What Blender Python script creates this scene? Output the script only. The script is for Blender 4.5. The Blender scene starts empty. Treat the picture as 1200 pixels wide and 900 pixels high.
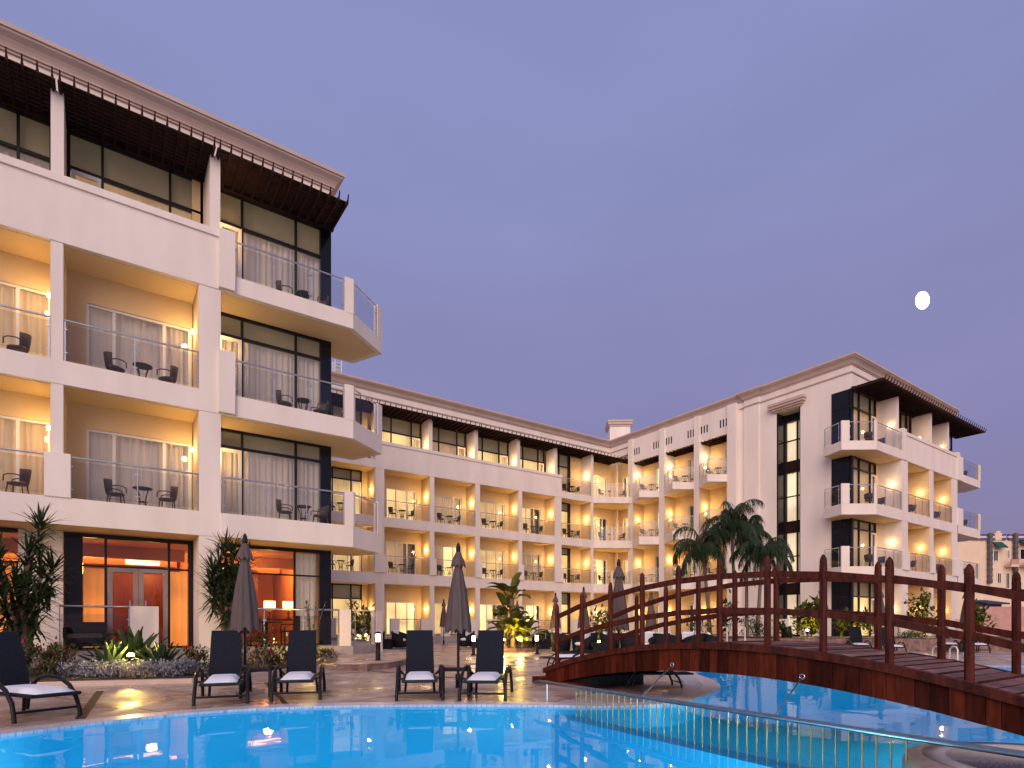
import bpy, bmesh, math, random
from mathutils import Vector, Matrix
random.seed(7)
S = bpy.context.scene
COL = S.collection
R = math.radians

# ------------------------------------------------------------------ camera
EYE, FPX, HY = 1.1, 685.0, 732.0
FU, FV = 0.5742, 0.8187                      # camera heading in building axes
cam = bpy.data.cameras.new('camera')
cam_o = bpy.data.objects.new('camera', cam); COL.objects.link(cam_o); S.camera = cam_o
cam.sensor_width = 36; cam.lens = FPX/1200*36; cam.shift_y = 282/1200
cam.clip_end = 5000; cam.clip_start = 0.05
cam_o.location = (0, 0, EYE); cam_o.rotation_euler = (math.pi/2, 0, -math.atan2(FU, FV))

# ------------------------------------------------------------------ sky, sun, exposure
SUN_EL, SUN_AZ = 14.0, 222.0                  # dusk glow comes from behind the camera
W = bpy.data.worlds.new('World'); S.world = W; W.use_nodes = True
nt = W.node_tree; nt.nodes.clear()
out = nt.nodes.new('ShaderNodeOutputWorld'); bg = nt.nodes.new('ShaderNodeBackground')
sky = nt.nodes.new('ShaderNodeTexSky'); sky.sky_type = 'NISHITA'; sky.sun_disc = False
sky.sun_elevation = R(2.0); sky.sun_rotation = R(SUN_AZ); sky.ozone_density = 3
tint = nt.nodes.new('ShaderNodeMix'); tint.data_type = 'RGBA'; tint.blend_type = 'MULTIPLY'
tint.inputs[0].default_value = 1; tint.inputs[7].default_value = (2.6, 1.35, 1.3, 1)
geo = nt.nodes.new('ShaderNodeTexCoord'); sep = nt.nodes.new('ShaderNodeSeparateXYZ')
ramp = nt.nodes.new('ShaderNodeValToRGB')
el = ramp.color_ramp.elements
el[0].position = 0.0; el[0].color = (1.56, 1.34, 2.3, 1)
el[1].position = 1.0; el[1].color = (1.90, 2.25, 4.2, 1)
for p, c in ((.1, (1.62, 1.40, 2.6, 1)), (.25, (1.84, 1.70, 3.3, 1)), (.45, (2.0, 1.98, 3.75, 1)), (.68, (2.0, 2.28, 4.25, 1))):
    e = ramp.color_ramp.elements.new(p); e.color = c
nz = nt.nodes.new('ShaderNodeTexNoise'); nz.inputs['Scale'].default_value = 2.2; nz.inputs['Detail'].default_value = 5
mp = nt.nodes.new('ShaderNodeMapping'); mp.inputs['Scale'].default_value = (1, 1, 3.2)
cl = nt.nodes.new('ShaderNodeMapRange'); cl.inputs[1].default_value = .3; cl.inputs[2].default_value = .7
cl.inputs[3].default_value = .95; cl.inputs[4].default_value = 1.05
mul = nt.nodes.new('ShaderNodeMix'); mul.data_type = 'RGBA'; mul.blend_type = 'MULTIPLY'; mul.inputs[0].default_value = 1
mixs = nt.nodes.new('ShaderNodeMix'); mixs.data_type = 'RGBA'; mixs.inputs[0].default_value = .8
L = nt.links.new
L(geo.outputs['Generated'], sep.inputs[0]); L(sep.outputs[2], ramp.inputs[0])
L(geo.outputs['Generated'], mp.inputs[0]); L(mp.outputs[0], nz.inputs['Vector']); L(nz.outputs[0], cl.inputs[0])
L(ramp.outputs[0], mul.inputs[6]); L(cl.outputs[0], mul.inputs[7])
L(sky.outputs[0], tint.inputs[6]); L(tint.outputs[2], mixs.inputs[6]); L(mul.outputs[2], mixs.inputs[7])
L(mixs.outputs[2], bg.inputs[0]); bg.inputs[1].default_value = 0.15; L(bg.outputs[0], out.inputs[0])

sd = bpy.data.lights.new('dusk_glow_sun', 'SUN'); sd.energy = 3.0; sd.angle = R(60); sd.color = (1.0, .80, .695)
so = bpy.data.objects.new('dusk_glow_sun', sd); COL.objects.link(so)
so.rotation_euler = (R(90-SUN_EL-8), 0, R(180-SUN_AZ) + math.pi)
# aim the sun lamp: light travels from azimuth SUN_AZ
_az = R(SUN_AZ); _e = R(SUN_EL+10)
_dir = Vector((math.sin(_az)*math.cos(_e), math.cos(_az)*math.cos(_e), math.sin(_e)))
so.rotation_euler = (-_dir).to_track_quat('-Z', 'Y').to_euler()
S.view_settings.view_transform = 'Standard'; S.view_settings.look = 'None'
S.view_settings.exposure = 0.0; S.view_settings.gamma = 1
S.render.engine = 'CYCLES'
cy = S.cycles
cy.use_denoising = True; cy.max_bounces = 7; cy.diffuse_bounces = 3; cy.glossy_bounces = 3
cy.transparent_max_bounces = 16; cy.transmission_bounces = 4
cy.caustics_reflective = False; cy.caustics_refractive = False
cy.sample_clamp_indirect = 4; cy.use_light_tree = True

# ------------------------------------------------------------------ coordinates
def c2w(X, Y, z=0.0): return Vector((FV*X+FU*Y, -FU*X+FV*Y, z))
def G(x, y, z=0.0):                              # photo point lying at height z -> world
    Y = (EYE-z)*FPX/(y-HY); return c2w((x-600)/FPX*Y, Y, z)
def AT(x, Y, z=0.0): return c2w((x-600)/FPX*Y, Y, z)
CAM_YAW = -math.atan2(FU, FV)

# ------------------------------------------------------------------ materials
MATS = {}
def newmat(name):
    m = bpy.data.materials.new(name); m.use_nodes = True; MATS[name] = m
    n = m.node_tree.nodes; return m, n, m.node_tree.links.new, n['Principled BSDF']
def setp(b, col=None, rough=.6, metal=0, spec=.5, em=None, es=0):
    if col: b.inputs['Base Color'].default_value = (*col, 1)
    b.inputs['Roughness'].default_value = rough; b.inputs['Metallic'].default_value = metal
    b.inputs['Specular IOR Level'].default_value = spec
    if em: b.inputs['Emission Color'].default_value = (*em, 1); b.inputs['Emission Strength'].default_value = es
def noisy(name, c1, c2, scale=4, rough=.7, bump=0.0, bscale=40, metal=0, spec=.4, detail=5, stretch=(1, 1, 1), r2=None):
    m, n, l, b = newmat(name); setp(b, c1, rough, metal, spec)
    tc = n.new('ShaderNodeTexCoord'); mp = n.new('ShaderNodeMapping'); mp.inputs['Scale'].default_value = stretch
    t = n.new('ShaderNodeTexNoise'); t.inputs['Scale'].default_value = scale; t.inputs['Detail'].default_value = detail
    l(tc.outputs['Object'], mp.inputs[0]); l(mp.outputs[0], t.inputs['Vector'])
    r = n.new('ShaderNodeValToRGB'); r.color_ramp.elements[0].position = .32; r.color_ramp.elements[1].position = .68
    r.color_ramp.elements[0].color = (*c1, 1); r.color_ramp.elements[1].color = (*c2, 1)
    l(t.outputs[0], r.inputs[0]); l(r.outputs[0], b.inputs['Base Color'])
    if r2 is not None:
        mr = n.new('ShaderNodeMapRange'); mr.inputs[3].default_value = rough; mr.inputs[4].default_value = r2
        mr.inputs[1].default_value = .35; mr.inputs[2].default_value = .65
        l(t.outputs[0], mr.inputs[0]); l(mr.outputs[0], b.inputs['Roughness'])
    if bump:
        t2 = n.new('ShaderNodeTexNoise'); t2.inputs['Scale'].default_value = bscale; l(tc.outputs['Object'], t2.inputs['Vector'])
        bp = n.new('ShaderNodeBump'); bp.inputs['Strength'].default_value = bump; bp.inputs['Distance'].default_value = .02
        l(t2.outputs[0], bp.inputs['Height']); l(bp.outputs[0], b.inputs['Normal'])
    return m
def island(name, c1, c2, rough=.6, spec=.4, grain=None, gscale=(1, 1, 1), gdark=.75):
    m, n, l, b = newmat(name); setp(b, c1, rough, 0, spec)
    g = n.new('ShaderNodeNewGeometry'); r = n.new('ShaderNodeValToRGB')
    r.color_ramp.elements[0].color = (*c1, 1); r.color_ramp.elements[1].color = (*c2, 1)
    l(g.outputs['Random Per Island'], r.inputs[0])
    if grain:
        tc = n.new('ShaderNodeTexCoord'); mp = n.new('ShaderNodeMapping'); mp.inputs['Scale'].default_value = gscale
        t = n.new('ShaderNodeTexNoise'); t.inputs['Scale'].default_value = grain; t.inputs['Detail'].default_value = 6
        l(tc.outputs['Object'], mp.inputs[0]); l(mp.outputs[0], t.inputs['Vector'])
        mr = n.new('ShaderNodeMapRange'); mr.inputs[1].default_value = .3; mr.inputs[2].default_value = .7
        mr.inputs[3].default_value = gdark; mr.inputs[4].default_value = 1.2
        l(t.outputs[0], mr.inputs[0])
        mx = n.new('ShaderNodeMix'); mx.data_type = 'RGBA'; mx.blend_type = 'MULTIPLY'; mx.inputs[0].default_value = 1
        l(r.outputs[0], mx.inputs[6]); l(mr.outputs[0], mx.inputs[7]); l(mx.outputs[2], b.inputs['Base Color'])
    else: l(r.outputs[0], b.inputs['Base Color'])
    return m
def leafmat(name, c1, c2, trans=.25, rough=.5):
    m = island(name, c1, c2, rough, .3)
    n = m.node_tree.nodes; l = m.node_tree.links.new; b = n['Principled BSDF']
    src = b.inputs['Base Color'].links[0].from_socket
    tr = n.new('ShaderNodeBsdfTranslucent'); mx = n.new('ShaderNodeMixShader'); mx.inputs[0].default_value = trans
    l(src, tr.inputs[0]); l(b.outputs[0], mx.inputs[1]); l(tr.outputs[0], mx.inputs[2])
    l(mx.outputs[0], n['Material Output'].inputs[0]); return m
def emis(name, col, s):
    m, n, l, b = newmat(name); setp(b, col, .5, em=col, es=s); return m
def glassmat(name, tintc, base, rough=.02, ior=1.45):
    m, n, l, b = newmat(name); n.remove(b)
    t = n.new('ShaderNodeBsdfTransparent'); t.inputs[0].default_value = (*tintc, 1)
    g = n.new('ShaderNodeBsdfGlossy'); g.inputs['Roughness'].default_value = rough
    f = n.new('ShaderNodeLayerWeight'); f.inputs[0].default_value = .5
    pw_ = n.new('ShaderNodeMath'); pw_.operation = 'POWER'; pw_.inputs[1].default_value = 5
    a = n.new('ShaderNodeMath'); a.operation = 'MULTIPLY_ADD'; a.use_clamp = True; a.inputs[1].default_value = .8; a.inputs[2].default_value = base
    x = n.new('ShaderNodeMixShader')
    l(f.outputs['Facing'], pw_.inputs[0]); l(pw_.outputs[0], a.inputs[0]); l(a.outputs[0], x.inputs[0]); l(t.outputs[0], x.inputs[1]); l(g.outputs[0], x.inputs[2])
    l(x.outputs[0], n['Material Output'].inputs[0]); return m
def curtainmat(name, col, em, es):  # cloth glows by itself, standing in for lamps in the room behind
    m, n, l, b = newmat(name); setp(b, col, .9, spec=.1)
    tc = n.new('ShaderNodeTexCoord'); t = n.new('ShaderNodeTexNoise'); t.inputs['Scale'].default_value = .55; t.inputs['Detail'].default_value = 2
    l(tc.outputs['Object'], t.inputs['Vector'])
    mr = n.new('ShaderNodeMapRange'); mr.inputs[1].default_value = .3; mr.inputs[2].default_value = .7
    mr.inputs[3].default_value = es*.45; mr.inputs[4].default_value = es*1.5
    l(t.outputs[0], mr.inputs[0]); l(mr.outputs[0], b.inputs['Emission Strength'])
    b.inputs['Emission Color'].default_value = (*em, 1); return m

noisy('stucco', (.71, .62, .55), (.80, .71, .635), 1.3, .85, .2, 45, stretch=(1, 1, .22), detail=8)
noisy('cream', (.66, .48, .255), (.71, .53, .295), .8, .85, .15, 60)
noisy('cornice_stone', (.46, .35, .30), (.54, .42, .36), 1.2, .8, .1, 50)
noisy('plinth_stone', (.30, .25, .24), (.38, .33, .31), 2.5, .6, .2, 30)
noisy('dark_frame', (.009, .009, .011), (.013, .013, .015), 3, .4, spec=.25)
noisy('white_frame', (.72, .68, .64), (.78, .74, .70), 3, .4)
noisy('door_frame', (.26, .20, .19), (.32, .25, .24), 3, .4)
noisy('steel', (.62, .62, .65), (.70, .70, .72), 6, .28, metal=1)
noisy('rail_steel', (.30, .30, .31), (.40, .39, .39), 8, .32, metal=1)
noisy('bronze_bar', (.30, .21, .11), (.44, .31, .17), 8, .35, metal=1)
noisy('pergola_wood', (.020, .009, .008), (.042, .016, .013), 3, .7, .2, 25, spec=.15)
noisy('black_panel', (.006, .007, .010), (.009, .010, .014), 2, .12, spec=.35)
island('bridge_wood', (.034, .007, .004), (.125, .022, .009), .7, .05, 3.0, (6, 6, 1), .5)
island('bridge_plank', (.12, .055, .045), (.33, .175, .15), .65, .2, 5.0, (1, 1, 1), .6)
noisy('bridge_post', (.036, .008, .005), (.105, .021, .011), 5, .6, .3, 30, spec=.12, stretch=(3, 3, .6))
noisy('wicker_brown', (.050, .034, .030), (.085, .060, .052), 40, .55, .4, 90)
noisy('wicker_black', (.009, .009, .012), (.018, .017, .021), 40, .7, .5, 90, spec=.15)
noisy('sling_mesh', (.010, .011, .018), (.017, .018, .027), 60, .85, .4, 160, spec=.12)
noisy('black_metal', (.008, .008, .010), (.014, .013, .015), 8, .45, spec=.2)
noisy('white_cushion', (.72, .72, .76), (.80, .80, .83), 6, .9, .2, 30)
noisy('umbrella_cloth', (.080, .053, .050), (.115, .078, .073), 3, .9, .15, 120, stretch=(4, 4, .5))
noisy('soil', (.045, .028, .020), (.075, .05, .035), 8, .95, .6, 20)
noisy('curb_stone', (.50, .38, .30), (.60, .47, .38), 3, .7, .2, 30)
noisy('rough_stone', (.12, .07, .06), (.30, .19, .16), 5, .9, .9, 14)
noisy('trunk_bark', (.16, .11, .085), (.24, .17, .13), 9, .9, .5, 30, stretch=(1, 1, 4))
noisy('palm_bark', (.10, .075, .06), (.18, .13, .10), 5, .9, .5, 20, stretch=(1, 1, 6))
noisy('pink_wall', (.44, .24, .20), (.52, .30, .25), 2, .85, .2, 30)
noisy('villa_cream', (.68, .52, .37), (.74, .58, .42), 1, .85)
noisy('villa_blue', (.06, .07, .22), (.09, .10, .28), 3, .7)
noisy('villa_dark', (.08, .075, .08), (.14, .12, .12), 3, .8)
noisy('green_awning', (.012, .07, .05), (.02, .09, .065), 3, .7)
noisy('navy_awning', (.018, .028, .075), (.03, .04, .10), 3, .7)
noisy('spa_stone', (.24, .17, .13), (.36, .27, .21), 10, .35, .3, 40)
noisy('spa_top', (.34, .30, .30), (.42, .37, .36), 8, .4, .2, 40)
noisy('lobby_wall', (.50, .20, .055), (.60, .26, .08), .8, .8)
noisy('lobby_wood', (.10, .022, .010), (.16, .038, .016), 3, .5, stretch=(6, 6, 1))
noisy('lobby_ceiling', (.50, .25, .11), (.56, .29, .13), .8, .8)
noisy('lobby_floor', (.30, .15, .07), (.38, .2, .1), 2, .3)
noisy('petal_red', (.42, .012, .03), (.55, .03, .06), 30, .6)
glassmat('pane_glass', (.86, .88, .88), .06)
glassmat('dim_glass', (.38, .37, .36), .10)
glassmat('rail_glass', (.82, .82, .81), .05)
curtainmat('curtain_grey', (.62, .54, .51), (1.0, .68, .50), .11)
curtainmat('curtain_peach', (.66, .50, .36), (1.0, .60, .26), .26)
curtainmat('curtain_warm', (.70, .52, .30), (1.0, .66, .26), .85)
curtainmat('curtain_bright', (.75, .6, .35), (1.0, .72, .32), 1.5)
curtainmat('curtain_orange', (.70, .32, .10), (1.0, .29, .05), .75)
curtainmat('curtain_stair', (.6, .55, .5), (1.0, .74, .46), .75)
curtainmat('curtain_dim', (.30, .24, .17), (1.0, .62, .28), .05)
curtainmat('window_blind', (.36, .30, .22), (1.0, .70, .36), .06)
emis('lamp_glow', (1.0, .66, .30), 16)
emis('lamp_white', (1.0, .72, .40), 16)
emis('cove_glow', (1.0, .42, .10), 9)
emis('shade_glow', (1.0, .62, .26), 4.5)
emis('moon_glow', (1.0, .98, .95), 6)
emis('pool_lamp', (.45, .85, 1.0), 3)
emis('uplight_glow', (1.0, .75, .25), 30)
leafmat('leaf_dracaena', (.016, .032, .012), (.045, .075, .028))
leafmat('leaf_palm', (.016, .030, .014), (.050, .080, .034))
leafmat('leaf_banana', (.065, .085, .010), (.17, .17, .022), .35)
leafmat('leaf_agave', (.014, .030, .016), (.032, .058, .030), .08)
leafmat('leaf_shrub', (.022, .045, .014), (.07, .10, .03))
leafmat('leaf_silver', (.20, .21, .25), (.36, .37, .43), .1)
leafmat('leaf_warm', (.05, .045, .012), (.12, .09, .03))

def deck_material():
    m, n, l, b = newmat('deck_paving'); setp(b, (.4, .3, .28), .4, 0, .5)
    tc = n.new('ShaderNodeTexCoord')
    warp = n.new('ShaderNodeTexNoise'); warp.inputs['Scale'].default_value = 1.1; warp.inputs['Detail'].default_value = 4
    l(tc.outputs['Object'], warp.inputs['Vector'])
    mixv = n.new('ShaderNodeMix'); mixv.data_type = 'RGBA'; mixv.blend_type = 'LINEAR_LIGHT'; mixv.inputs[0].default_value = .09
    l(tc.outputs['Object'], mixv.inputs[6]); l(warp.outputs['Color'], mixv.inputs[7])
    mp = n.new('ShaderNodeMapping'); mp.inputs['Rotation'].default_value = (0, 0, R(-24))
    l(mixv.outputs[2], mp.inputs[0])
    br = n.new('ShaderNodeTexBrick'); br.inputs['Scale'].default_value = 1.0
    br.inputs['Mortar Size'].default_value = .022; br.inputs['Mortar Smooth'].default_value = .35
    br.inputs['Brick Width'].default_value = 2.7; br.inputs['Row Height'].default_value = 1.25
    br.inputs['Color1'].default_value = (.50, .375, .32, 1); br.inputs['Color2'].default_value = (.42, .31, .27, 1)
    br.inputs['Mortar'].default_value = (.085, .055, .05, 1)
    l(mp.outputs[0], br.inputs['Vector'])
    st = n.new('ShaderNodeTexNoise'); st.inputs['Scale'].default_value = 1.7; st.inputs['Detail'].default_value = 8; st.inputs['Roughness'].default_value = .65
    l(tc.outputs['Object'], st.inputs['Vector'])
    rp = n.new('ShaderNodeValToRGB'); rp.color_ramp.elements[0].position = .33; rp.color_ramp.elements[0].color = (.50, .43, .40, 1)
    rp.color_ramp.elements[1].position = .62; rp.color_ramp.elements[1].color = (1.12, 1.1, 1.08, 1)
    l(st.outputs[0], rp.inputs[0])
    mx = n.new('ShaderNodeMix'); mx.data_type = 'RGBA'; mx.blend_type = 'MULTIPLY'; mx.inputs[0].default_value = 1
    l(br.outputs[0], mx.inputs[6]); l(rp.outputs[0], mx.inputs[7]); l(mx.outputs[2], b.inputs['Base Color'])
    wet = n.new('ShaderNodeTexNoise'); wet.inputs['Scale'].default_value = .9; wet.inputs['Detail'].default_value = 5
    l(tc.outputs['Object'], wet.inputs['Vector'])
    mr = n.new('ShaderNodeMapRange'); mr.inputs[1].default_value = .42; mr.inputs[2].default_value = .6
    mr.inputs[3].default_value = .22; mr.inputs[4].default_value = .62
    l(wet.outputs[0], mr.inputs[0]); l(mr.outputs[0], b.inputs['Roughness'])
    ml = n.new('ShaderNodeMath'); ml.operation = 'MULTIPLY_ADD'; ml.inputs[1].default_value = -.6
    l(br.outputs['Fac'], ml.inputs[0]); l(st.outputs[0], ml.inputs[2])
    bp = n.new('ShaderNodeBump'); bp.inputs['Strength'].default_value = .35; bp.inputs['Distance'].default_value = .015
    l(ml.outputs[0], bp.inputs['Height']); l(bp.outputs[0], b.inputs['Normal'])
deck_material()
def tile_material(name, c1, c2, mortar, size, rough=.3):
    m, n, l, b = newmat(name); setp(b, c1, rough, 0, .5)
    tc = n.new('ShaderNodeTexCoord'); br = n.new('ShaderNodeTexBrick'); br.offset = 0
    br.inputs['Scale'].default_value = 1; br.inputs['Brick Width'].default_value = size; br.inputs['Row Height'].default_value = size
    br.inputs['Mortar Size'].default_value = size*.05
    br.inputs['Color1'].default_value = (*c1, 1); br.inputs['Color2'].default_value = (*c2, 1); br.inputs['Mortar'].default_value = (*mortar, 1)
    l(tc.outputs['Object'], br.inputs['Vector']); l(br.outputs[0], b.inputs['Base Color'])
tile_material('coping_tile', (.54, .50, .52), (.68, .63, .65), (.40, .37, .41), .06)
tile_material('coping_blue', (.30, .36, .52), (.40, .46, .60), (.22, .25, .36), .055)
noisy('basin_wall', (.028, .45, .78), (.036, .49, .82), 2, .3)
tile_material('basin_tile', (.028, .45, .78), (.036, .49, .82), (.022, .40, .72), .4)
tile_material('shelf_tile', (.07, .60, .92), (.09, .64, .94), (.10, .62, .9), .3)
def water_material():
    m, n, l, b = newmat('pool_water'); n.remove(b)
    t = n.new('ShaderNodeBsdfTransparent'); t.inputs[0].default_value = (.48, .93, 1.0, 1)
    g = n.new('ShaderNodeBsdfGlossy'); g.inputs['Roughness'].default_value = .015; g.inputs['Color'].default_value = (.9, .95, 1, 1)
    f = n.new('ShaderNodeFresnel'); f.inputs[0].default_value = 1.33
    a = n.new('ShaderNodeMath'); a.operation = 'MULTIPLY'; a.inputs[1].default_value = .55
    x = n.new('ShaderNodeMixShader')
    tc = n.new('ShaderNodeTexCoord'); nz = n.new('ShaderNodeTexNoise'); nz.inputs['Scale'].default_value = 1.3; nz.inputs['Detail'].default_value = 2
    bp = n.new('ShaderNodeBump'); bp.inputs['Strength'].default_value = .08; bp.inputs['Distance'].default_value = .05
    l(tc.outputs['Object'], nz.inputs['Vector']); l(nz.outputs[0], bp.inputs['Height']); l(bp.outputs[0], g.inputs['Normal']); l(bp.outputs[0], f.inputs['Normal'])
    l(f.outputs[0], a.inputs[0]); l(a.outputs[0], x.inputs[0]); l(t.outputs[0], x.inputs[1]); l(g.outputs[0], x.inputs[2])
    l(x.outputs[0], n['Material Output'].inputs[0])
water_material()

# ------------------------------------------------------------------ mesh builder
class MB:
    def __init__(s): s.v = []; s.f = []; s.m = []; s.sm = []
    def add(s, vs, fs, mat, smooth=False):
        o = len(s.v); s.v += [tuple(p) for p in vs]
        for f in fs: s.f.append([i+o for i in f]); s.m.append(mat); s.sm.append(smooth)
        return s
    def box(s, a, b, mat):
        (x0, x1), (y0, y1), (z0, z1) = [sorted((a[i], b[i])) for i in range(3)]
        vs = [(x, y, z) for z in (z0, z1) for x, y in ((x0, y0), (x1, y0), (x1, y1), (x0, y1))]
        return s.add(vs, [(3, 2, 1, 0), (4, 5, 6, 7), (0, 1, 5, 4), (1, 2, 6, 5), (2, 3, 7, 6), (3, 0, 4, 7)], mat)
    def obox(s, c, ax, ay, az, mat):                        # oriented box: centre and half axes
        c, ax, ay, az = map(Vector, (c, ax, ay, az))
        vs = [c+sx*ax+sy*ay+sz*az for sz in (-1, 1) for sx, sy in ((-1, -1), (1, -1), (1, 1), (-1, 1))]
        return s.add(vs, [(3, 2, 1, 0), (4, 5, 6, 7), (0, 1, 5, 4), (1, 2, 6, 5), (2, 3, 7, 6), (3, 0, 4, 7)], mat)
    def prism(s, poly, z0, z1, mat):
        n = len(poly); vs = [(p[0], p[1], z0) for p in poly]+[(p[0], p[1], z1) for p in poly]
        fs = [tuple(range(n))[::-1], tuple(range(n, 2*n))]+[(i, (i+1) % n, n+(i+1) % n, n+i) for i in range(n)]
        return s.add(vs, fs, mat)
    def bar(s, p, q, w, h, mat, up=(0, 0, 1)):              # rectangular bar
        p, q = Vector(p), Vector(q); d = q-p; L_ = d.length; d = d/L_
        r = d.cross(Vector(up)); 
        if r.length < 1e-4: r = d.cross(Vector((1, 0, 0)))
        r.normalize(); u = r.cross(d)
        return s.obox((p+q)/2, d*L_/2, r*w/2, u*h/2, mat)
    def tube(s, pts, rad, mat, n=8, smooth=True, cap=True):
        pts = [Vector(p) for p in pts]; k = len(pts)
        rads = rad if isinstance(rad, (list, tuple)) else [rad]*k
        vs = []; fs = []; ref = None
        for i, p in enumerate(pts):
            d = (pts[min(i+1, k-1)]-pts[max(i-1, 0)]).normalized()
            if ref is None:
                ref = d.cross(Vector((0, 0, 1)))
                if ref.length < .05: ref = d.cross(Vector((1, 0, 0)))
            ref = (ref-d*ref.dot(d)).normalized(); b = d.cross(ref)
            for j in range(n):
                a = 2*math.pi*j/n; vs.append(p+(ref*math.cos(a)+b*math.sin(a))*rads[i])
        for i in range(k-1):
            for j in range(n):
                fs.append((i*n+j, i*n+(j+1) % n, (i+1)*n+(j+1) % n, (i+1)*n+j))
        s.add(vs, fs, mat, smooth)
        if cap: s.add(vs[:n], [tuple(range(n))[::-1]], mat); s.add(vs[-n:], [tuple(range(n))], mat)
        return s
    def lathe(s, prof, mat, c=(0, 0, 0), n=16, smooth=True, wob=None):
        vs = []; fs = []; k = len(prof)
        for i, (r, z) in enumerate(prof):
            for j in range(n):
                a = 2*math.pi*j/n; rr = r*(1+(wob(j, i) if wob else 0))
                vs.append((c[0]+rr*math.cos(a), c[1]+rr*math.sin(a), c[2]+z))
        for i in range(k-1):
            for j in range(n): fs.append((i*n+j, i*n+(j+1) % n, (i+1)*n+(j+1) % n, (i+1)*n+j))
        fs.append(tuple(range(n))[::-1]); fs.append(tuple((k-1)*n+j for j in range(n)))
        return s.add(vs, fs, mat, smooth)
    def blade(s, base, dirv, length, width, mat, droop=.3, seg=3, fold=.0, taper=.7):
        base = Vector(base); d = Vector(dirv).normalized(); side = d.cross(Vector((0, 0, 1)))
        if side.length < .05: side = Vector((1, 0, 0))
        side.normalize(); vs = []; p = base.copy()
        for i in range(seg+1):
            t = i/seg; w = width*(1-taper*t) if i else width*.55
            if i == seg: w = width*.05
            vs += [p-side*w/2, p+side*w/2]
            d = (d+Vector((0, 0, -droop/seg))).normalized(); p = p+d*(length/seg)
        return s.add(vs, [(2*i, 2*i+1, 2*i+3, 2*i+2) for i in range(seg)], mat)
    def build(s, name, parent=None, recalc=True):
        me = bpy.data.meshes.new(name); me.from_pydata(s.v, [], s.f)
        names = []
        for m in s.m:
            if m not in names: names.append(m)
        for m in names: me.materials.append(MATS[m])
        me.polygons.foreach_set('material_index', [names.index(m) for m in s.m])
        me.polygons.foreach_set('use_smooth', s.sm)
        if recalc:
            bm = bmesh.new(); bm.from_mesh(me); bmesh.ops.recalc_face_normals(bm, faces=bm.faces); bm.to_mesh(me); bm.free()
        me.update()
        o = bpy.data.objects.new(name, me); COL.objects.link(o)
        if parent: 
            o.parent = parent
            root = parent
            while root.parent: root = root.parent
            if root.get('world_parts') and parent == root: o.matrix_parent_inverse = Matrix.Translation(-Vector(root.location))
        return o
class Multi:
    """several separate pieces of one kind: every shape added becomes an object of its own"""
    def __init__(s): s.l = []
    def new(s): s.l.append(MB()); return s.l[-1]
    def box(s, *a): return s.new().box(*a)
    def prism(s, *a): return s.new().prism(*a)
    @property
    def v(s): return [1 for m in s.l if m.v]
    def build(s, name, parent=None):
        r = [m.build(name, parent) for m in s.l if m.v]; return r[0] if r else parent
def tag(o, label=None, cat=None, group=None, kind=None):
    if label: o['label'] = label
    if cat: o['category'] = cat
    if group: o['group'] = group
    if kind: o['kind'] = kind
    return o
def empty(name, label, cat, loc=(0, 0, 0), rz=0, group=None, world_parts=False):
    o = bpy.data.objects.new(name, None); COL.objects.link(o); o.location = loc; o.rotation_euler = (0, 0, rz)
    o.empty_display_size = .2
    if world_parts: o['world_parts'] = True
    return tag(o, label, cat, group)
def copy_tree(o, parent=None):
    c = o.copy(); COL.objects.link(c)
    if parent: c.parent = parent
    for ch in list(o.children): copy_tree(ch, c)
    return c
USED = set()
def place(proto, label, loc, rz=0, group=None, scale=None):
    o = proto
    if proto.name in USED: o = copy_tree(proto)
    USED.add(o.name)
    o.location = loc; o.rotation_euler = (0, 0, rz); tag(o, label, None, group)
    if scale: o.scale = (scale,)*3
    return o
LD = {}
def lamp(parent, loc, col, power, rad=.06, key=None):
    k = (col, power, rad)
    if k not in LD:
        d = bpy.data.lights.new('bulb', 'POINT'); d.energy = power; d.color = col; d.shadow_soft_size = rad; LD[k] = d
    o = bpy.data.objects.new('bulb', LD[k]); COL.objects.link(o); o.location = loc
    if parent: o.parent = parent
    return o

# ------------------------------------------------------------------ ground and pool
POOL = [(-10.5, 2.0), (-7.6, 3.9), (-6.0, 5.0), (-5.08, 5.8), (-4.7, 6.44), (-4.15, 7.11), (-3.33, 7.61), (-2.5, 7.84), (-1.74, 7.93), (-.6, 7.97),
        (.46, 7.93), (1.3, 7.85), (2.21, 8.1), (2.85, 8.86), (3.6, 10.1), (3.98, 11.59), (4.24, 13.5), (5.5, 14.8), (8.5, 15.5),
        (12.66, 15.4), (15.0, 14.6), (13.4, 11.5), (10.8, 9.0), (8.4, 5.7), (6.7, 3.7), (5.5, 2.4), (5.1, 0), (4, -5), (-8, -5), (-11, -1)]
def smooth_closed(pts, sub=5):
    o = []; n = len(pts)
    for i in range(n):
        p0, p1, p2, p3 = [Vector(pts[(i+k) % n]) for k in (-1, 0, 1, 2)]
        for j in range(sub):
            t = j/sub
            o.append(.5*((2*p1)+(p2-p0)*t+(2*p0-5*p1+4*p2-p3)*t*t+(3*p1-p0-3*p2+p3)*t**3))
    return o
pool_c = smooth_closed(POOL)
pool = [c2w(p[0], p[1]).to_2d() for p in pool_c]
def offset(poly, d):
    n = len(poly); o = []
    area = sum(poly[i].x*poly[(i+1) % n].y-poly[(i+1) % n].x*poly[i].y for i in range(n))
    sg = 1 if area > 0 else -1
    for i in range(n):
        t = (poly[(i+1) % n]-poly[i-1]).normalized(); o.append(poly[i]+Vector((t.y, -t.x))*d*sg)
    return o
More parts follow.
